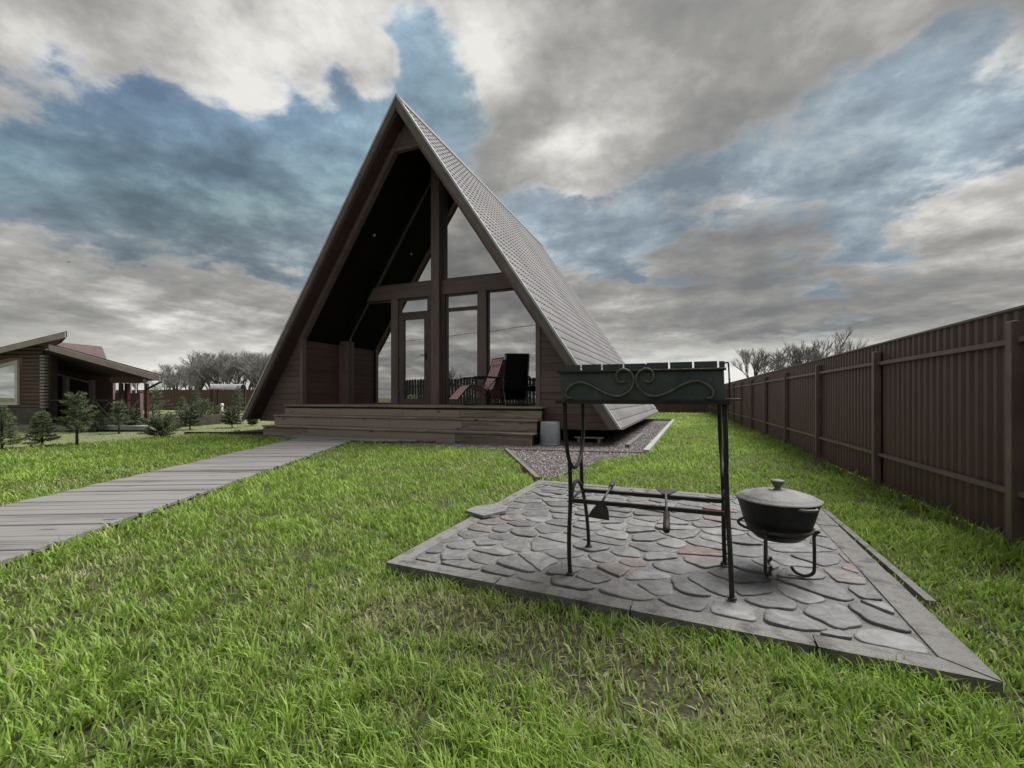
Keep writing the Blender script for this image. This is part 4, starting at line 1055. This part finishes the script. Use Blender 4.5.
# ================================================================== GRASS
def grass():
    Nb=1000000
    r0,r1=.62,30.0; e=.7
    u=rng.random(Nb); r=(r0**e+u*(r1**e-r0**e))**(1/e)
    ang=rng.uniform(-R(66),R(66),Nb)+0
    cx_=r*np.sin(ang);cz=r*np.cos(ang)
    x=cx_*CT-cz*ST;y=cx_*ST+cz*CT
    xo_=fx(0)-.03*0
    keep=~in_poly(x,y,PATIO)&~in_poly(x,y,GRAVEL)
    w=(x-P0.x)*PNRM.x+(y-P0.y)*PNRM.y; t=(x-P0.x)*PDIR.x+(y-P0.y)*PDIR.y
    keep&=~((w>-.01)&(w<PW+.01)&(t<5.75))
    keep&=~((x>-8)&(x<-4.3)&(y>6.92)&(y<7.6))
    keep&=~((x>XC-3.4)&(x<XC+3.4)&(y>7.5)&(y<8.5))
    keep&=(x<1.86-.03*(y-3.56))
    keep&=~((x>.92)&(x<.985)&(y>2.42)&(y<4.1))
    keep&=~((np.abs(x+1.38)<.14)&(np.abs(y-2.97)<.16))
    # worn turf zone at left: sparse short
    zone=(x<-10.8)&(x<-10.8-(5.2-y)*.12)
    keep&=~(zone&(rng.random(Nb)<.8))
    # bare patches
    bare=fbm(x,y,1.7)
    front=np.exp(-(((x+.65)/.55)**2+((y-1.58)/.22)**2))+.8*np.exp(-(((x-.0)/.5)**2+((y-1.35)/.22)**2))+.6*np.exp(-(((x+1.3)/.25)**2+((y-4.3)/1.2)**2))
    pb=np.clip((bare+.40*front+.25*(vnoise(x,y,9)-.5)-.60)*4.0,0,.66)
    keep&=(rng.random(Nb)>pb)
    # clumping
    cl=vnoise(x,y,14)
    keep&=(rng.random(Nb)<.28+1.0*cl)
    x,y,r=x[keep],y[keep],r[keep]; n=len(x); zone=zone[keep]; front=front[keep]; cl=cl[keep]
    big=fbm(x,y,.9); med=fbm(x+50,y,3.1)
    cs_=.034+.004*np.minimum(r,10); ix=np.floor(x/.05);iy=np.floor(y/.05)
    hx_=_G[(ix.astype(int)*7+3)%256,(iy.astype(int)*13+5)%256]; hy_=_G[(ix.astype(int)*11+9)%256,(iy.astype(int)*5+1)%256]; ht_=_G[(ix.astype(int)*3+60)%256,(iy.astype(int)*9+77)%256]
    tx_=(ix+.15+.7*hx_)*.05; ty_=(iy+.15+.7*hy_)*.05
    out_=np.arctan2(y-ty_,x-tx_); x=tx_+(x-tx_)*.78; y=ty_+(y-ty_)*.78
    h=(.024+.034*rng.random(n)**1.3)*(.55+.9*big)*(.60+.6*cl+.35*ht_)
    h*=np.where(zone,.45,1.0); h*=np.clip(1-.35*front,.5,1)
    h*=1+.015*np.minimum(r,12)
    # tall tufts by fence and by edges
    fd=(fx(0)-.03*y)-x; nf=(fd<.16); h*=np.where(nf&(rng.random(n)<.3),1.7,1.0)
    wd=(.0016+.0013*rng.random(n))*(1+.36*np.maximum(r-1.2,0))**.85
    brd=rng.random(n)<.025; wd=np.where(brd&(r<6),wd*2.3,wd)
    a=np.where(rng.random(n)<.7,out_+rng.normal(0,.6,n),rng.uniform(0,2*PI,n)); ln=h*(.25+.9*rng.random(n)); lie=rng.random(n)<.10; ln=np.where(lie,h*1.5,ln); hz_=np.where(lie,h*.35,h)
    dx,dy=np.cos(a),np.sin(a)
    # width vector mostly facing random
    b=a+PI/2+rng.uniform(-.5,.5,n); wx,wy=np.cos(b)*wd,np.sin(b)*wd
    P=np.zeros((n,5,3))
    P[:,0]=np.stack([x-wx,y-wy,np.zeros(n)],-1);P[:,1]=np.stack([x+wx,y+wy,np.zeros(n)],-1)
    mx_,my_,mz=x+dx*ln*.35,y+dy*ln*.35,hz_*.62
    P[:,2]=np.stack([mx_+wx*.85,my_+wy*.85,mz],-1);P[:,3]=np.stack([mx_-wx*.85,my_-wy*.85,mz],-1)
    P[:,4]=np.stack([x+dx*ln,y+dy*ln,hz_*(.85+.15*rng.random(n))],-1)
    base=(np.arange(n)*5)[:,None]
    loops=(base+np.array([0,1,2,3,3,2,4])[None]).ravel()
    starts=(np.arange(n)*7)[:,None]+np.array([0,4])[None]
    tint=np.clip(.56+.75*(big-.5)+.55*(med-.5)+rng.normal(0,.14,n)+.22*(ht_-.5)-.25*front,0,1)
    broad=rng.random(n)<.03; 
    dry=rng.random(n)<(np.where(r>3,.02,.05)+.5*np.clip(front,0,1)+.14*np.clip((med-.56)*4,0,1)); tint=np.where(dry,rng.uniform(0,.25,n),tint)
    tint=np.where(zone,rng.uniform(.05,.4,n),tint)
    o=npmesh('grass',P.reshape(-1,3),loops,starts.ravel(),None,M['grass'],{'tint':np.repeat(tint,5)})
    tag(o,'bright green lawn grass around the patio and the boardwalk','grass',kind='stuff')
    print('grass blades',n)
grass()
# dry weeds along fence foot
V=[];Fc=[];T=[]
rnd=random.Random(5)
for i in range(260):
    y=rnd.uniform(2.9,9); x=fx(y)-.04-rnd.random()**2*.12; h=rnd.uniform(.04,.16)
    p=Vector((x,y,0)); d=Vector((rnd.uniform(-.9,.4),rnd.uniform(-.8,.8),1)).normalized(); 
    q=p+d*h*.6; e=q+(d+Vector((rnd.uniform(-.8,.8),rnd.uniform(-.8,.8),-.3))).normalized()*h*.6
    s=Vector((.0015,.0015,0)); b0=len(V); V+=[p-s,p+s,q+s,q-s,e]; Fc+= [(b0,b0+1,b0+2,b0+3),(b0+3,b0+2,b0+4)]; T+=[rnd.random()]*5
V=np.array([tuple(v) for v in V]); loops=np.array([i for f in Fc for i in f]); starts=np.cumsum([0]+[len(f) for f in Fc[:-1]])
tag(npmesh('dry_weeds',V,loops,starts,None,M['weed'],{'tint':np.array(T)}),'dry weed stalks along the foot of the right fence','weeds',kind='stuff')

# ================================================================== WORLD
SAZ,SEL=R(38),R(56)
w=bpy.data.worlds.new('World'); scene.world=w; w.use_nodes=True; nt=w.node_tree; L=nt.links.new
bg=nt.nodes['Background']; 
tc=N(nt,'ShaderNodeTexCoord'); D_=tc.outputs['Generated']
def math_(op,a,b=None,c=None,clamp=False):
    n=nt.nodes.new('ShaderNodeMath'); n.operation=op; n.use_clamp=clamp
    for i,q in enumerate((a,b,c)):
        if q is None: continue
        if isinstance(q,(int,float)): n.inputs[i].default_value=q
        else: L(q,n.inputs[i])
    return n.outputs[0]
sep=N(nt,'ShaderNodeSeparateXYZ'); L(D_,sep.inputs[0])
zc=math_('MAXIMUM',sep.outputs['Z'],0.0); den=math_('ADD',zc,.16)
px_=math_('DIVIDE',sep.outputs['X'],den); py_=math_('DIVIDE',sep.outputs['Y'],den)
cb=N(nt,'ShaderNodeCombineXYZ'); L(px_,cb.inputs[0]); L(py_,cb.inputs[1])
def noise(scale,detail,rough,dist,off=(0,0,0),sc=(1,1,1),src=None):
    mp=nt.nodes.new('ShaderNodeMapping'); mp.inputs['Location'].default_value=off; mp.inputs['Scale'].default_value=sc
    L(src or cb.outputs[0],mp.inputs['Vector']); n=N(nt,'ShaderNodeTexNoise',Scale=scale,Detail=detail,Roughness=rough,Distortion=dist); L(mp.outputs[0],n.inputs['Vector']); return n.outputs['Fac']
def dirpx(px,py):
    u=(px-512)/F; v=-(py-397)/F; return Vector((u*CT-ST,u*ST+CT,v)).normalized()
warp=noise(2.2,4,.55,0.0,(3,1,0))
def blob(px,py,rad,soft,wt):           # cloud gap / bank fixed in the sky by direction
    d=dirpx(px,py); n=nt.nodes.new('ShaderNodeVectorMath'); n.operation='DOT_PRODUCT'; L(D_,n.inputs[0]); n.inputs[1].default_value=d
    mr=nt.nodes.new('ShaderNodeMapRange'); mr.interpolation_type='SMOOTHSTEP'
    mr.inputs['From Min'].default_value=math.cos(R(rad+soft)); mr.inputs['From Max'].default_value=math.cos(R(max(rad-soft,0)))
    mr.inputs['To Max'].default_value=wt; L(n.outputs['Value'],mr.inputs['Value']); return mr.outputs[0]
def total(bl):
    s=None
    for q in bl:
        v=blob(*q); s=v if s is None else math_('ADD',s,v)
    return s
blue=total([(60,110,7,6,.22),(150,120,8,7,.26),(240,150,8,7,.28),(330,180,8,7,.26),(130,200,9,6,.16),(250,215,9,6,.2),(330,120,5,5,.22),(402,25,5,6,.26),(400,90,5,6,.22),(440,130,5,6,.14),
            (500,205,6,6,.26),(580,200,6,5,.22),(640,240,6,5,.16),(700,215,6,6,.12),(800,175,7,6,.18),(860,150,7,6,.22),(930,120,6,5,.22),(990,90,5,4,.2),(960,200,5,5,.14),(40,250,7,6,.08),(0,160,6,6,.12),(70,15,8,6,-.3),(220,50,8,6,-.3),(340,60,4,3,-.25),(376,76,2.2,2,-.34),(262,104,1.8,1.6,-.3),(560,80,9,6,-.25),(960,170,5,4,-.25),(900,30,8,8,-.15),(150,300,9,6,-.2)])
n1=noise(1.35,12,.56,.12,(0.4,2.1,0))
n2=noise(3.3,12,.62,.1,(5,2,0))
n4=noise(7.0,9,.62,.2,(2,7,0))
n3=noise(.9,8,.5,.1,(9,4,0))
cov=math_('ADD',math_('MULTIPLY',n1,1.25),math_('MULTIPLY',n2,.85)); cov=math_('SUBTRACT',math_('SUBTRACT',cov,.335),math_('MULTIPLY',blue,.95)); 
mr=nt.nodes.new('ShaderNodeMapRange'); mr.interpolation_type='SMOOTHSTEP'; mr.inputs['From Min'].default_value=.35; mr.inputs['From Max'].default_value=.56; L(cov,mr.inputs['Value']); cover=mr.outputs[0]
# cloud brightness
bright=total([(300,40,8,8,.09),(330,70,4,4,.09),(20,60,4,4,.06),(480,30,4,4,.06),(560,60,8,7,.08),(640,130,5,5,.07),(580,165,5,4,.06),(960,150,5,4,.2),(985,110,4,3,.15),(450,60,4,4,.08),(120,40,6,5,.06),(220,60,6,5,.06),(130,300,10,6,.03)])
dark=total([(700,60,10,8,.08),(760,210,9,7,.10),(650,270,9,6,.06),(900,240,9,7,.08),(250,210,8,6,.09),(60,210,8,6,.08),(180,170,6,5,.06),(40,30,7,5,.05)])
cbv=math_('ADD',math_('ADD',math_('MULTIPLY',n2,.42),math_('MULTIPLY',n3,.62)),.08); cbv=math_('ADD',cbv,bright); cbv=math_('SUBTRACT',cbv,math_('MULTIPLY',dark,.6)); edge=math_('MULTIPLY',math_('MULTIPLY',cover,math_('SUBTRACT',1.0,cover)),math_('MULTIPLY',n4,.5)); cbv=math_('ADD',cbv,edge)
dl=(math.sin(SAZ)*.16,math.cos(SAZ)*.16,0)
nA=noise(2.1,9,.6,.1,(1,6,0)); nB=noise(2.1,9,.6,.1,(1+dl[0],6+dl[1],0)); cbv=math_('ADD',cbv,math_('MULTIPLY',math_('SUBTRACT',nA,nB),.55))
rc=ramp(nt,[(.38,(.135,.138,.142)),(.50,(.18,.180,.178)),(.60,(.235,.232,.222)),(.70,(.35,.34,.325)),(.84,(.58,.57,.545))]); L(cbv,rc.inputs['Fac'])
# blue sky base from Nishita
sk=N(nt,'ShaderNodeTexSky',sky_type='NISHITA',sun_disc=False); sk.sun_elevation=SEL; sk.sun_rotation=SAZ; sk.air_density=1.0; sk.dust_density=1.2; sk.ozone_density=2.0
vmn=nt.nodes.new('ShaderNodeVectorMath'); vmn.operation='MINIMUM'; L(sk.outputs[0],vmn.inputs[0]); vmn.inputs[1].default_value=(1.9,2.5,3.1)
skm=N(nt,'ShaderNodeMix',data_type='RGBA',blend_type='MULTIPLY'); skm.inputs[0].default_value=1; L(vmn.outputs[0],skm.inputs[6]); skm.inputs[7].default_value=(1.36,1.28,1.20,1)
bgS=.10
rb=ramp(nt,[(.38,(.62,.62,.64)),(.52,(.90,.90,.90)),(.68,(1.55,1.48,1.38))]); L(n2,rb.inputs['Fac'])
skb=N(nt,'ShaderNodeMix',data_type='RGBA',blend_type='MULTIPLY'); skb.inputs[0].default_value=1; L(skm.outputs[2],skb.inputs[6]); L(rb.outputs[0],skb.inputs[7])
cs_=N(nt,'ShaderNodeMix',data_type='RGBA',blend_type='MULTIPLY'); cs_.inputs[0].default_value=1; L(rc.outputs[0],cs_.inputs[6]); cs_.inputs[7].default_value=(1/bgS,1/bgS,1/bgS,1)
bd=total([(50,200,7,8,.24),(190,205,6,7,.20),(290,225,6,6,.26),(620,235,6,6,.16),(780,205,7,7,.16)])
bdf=math_('SUBTRACT',1.0,math_('MINIMUM',bd,.55)); bdc=N(nt,'ShaderNodeVectorMath',operation='SCALE'); L(skb.outputs[2],bdc.inputs[0]); L(bdf,bdc.inputs['Scale'])
cm=N(nt,'ShaderNodeMix',data_type='RGBA'); L(cover,cm.inputs[0]); L(bdc.outputs[0],cm.inputs[6]); L(cs_.outputs[2],cm.inputs[7])
# bright break near the horizon (front right) and streaks low down
az=blob(740,372,11,13,1.0); az2=blob(150,360,8,12,.55)
el=nt.nodes.new('ShaderNodeMapRange'); el.inputs['From Min'].default_value=.125; el.inputs['From Max'].default_value=.05; L(math_('ADD',sep.outputs['Z'],math_('MULTIPLY',math_('SUBTRACT',n2,.5),.12)),el.inputs['Value'])
hb=math_('MULTIPLY',math_('MAXIMUM',az,az2),el.outputs[0],clamp=True)
cm2=N(nt,'ShaderNodeMix',data_type='RGBA'); L(hb,cm2.inputs[0]); L(cm.outputs[2],cm2.inputs[6]); cm2.inputs[7].default_value=(.60/bgS,.60/bgS,.56/bgS,1)
L(cm2.outputs[2],bg.inputs['Color']); bg.inputs['Strength'].default_value=bgS

sl=bpy.data.lights.new('sun','SUN'); sl.energy=3.6; sl.angle=R(38); sl.color=(1,.98,.97)
so=bpy.data.objects.new('sun',sl); COL.objects.link(so)
so.rotation_euler=Vector((math.sin(SAZ)*math.cos(SEL),math.cos(SAZ)*math.cos(SEL),math.sin(SEL))).to_track_quat('Z','Y').to_euler()

# ================================================================== CAMERA
cam=bpy.data.cameras.new('camera'); co=bpy.data.objects.new('camera',cam); COL.objects.link(co)
co.location=(0,0,CH); co.rotation_euler=(R(90),0,TH)
cam.sensor_width=36; cam.lens=F/1024*36; cam.shift_y=13/1024; cam.clip_start=.05; cam.clip_end=2000
scene.camera=co
scene.view_settings.view_transform='Standard'; scene.view_settings.look='None'; scene.view_settings.gamma=1; scene.view_settings.exposure=.52
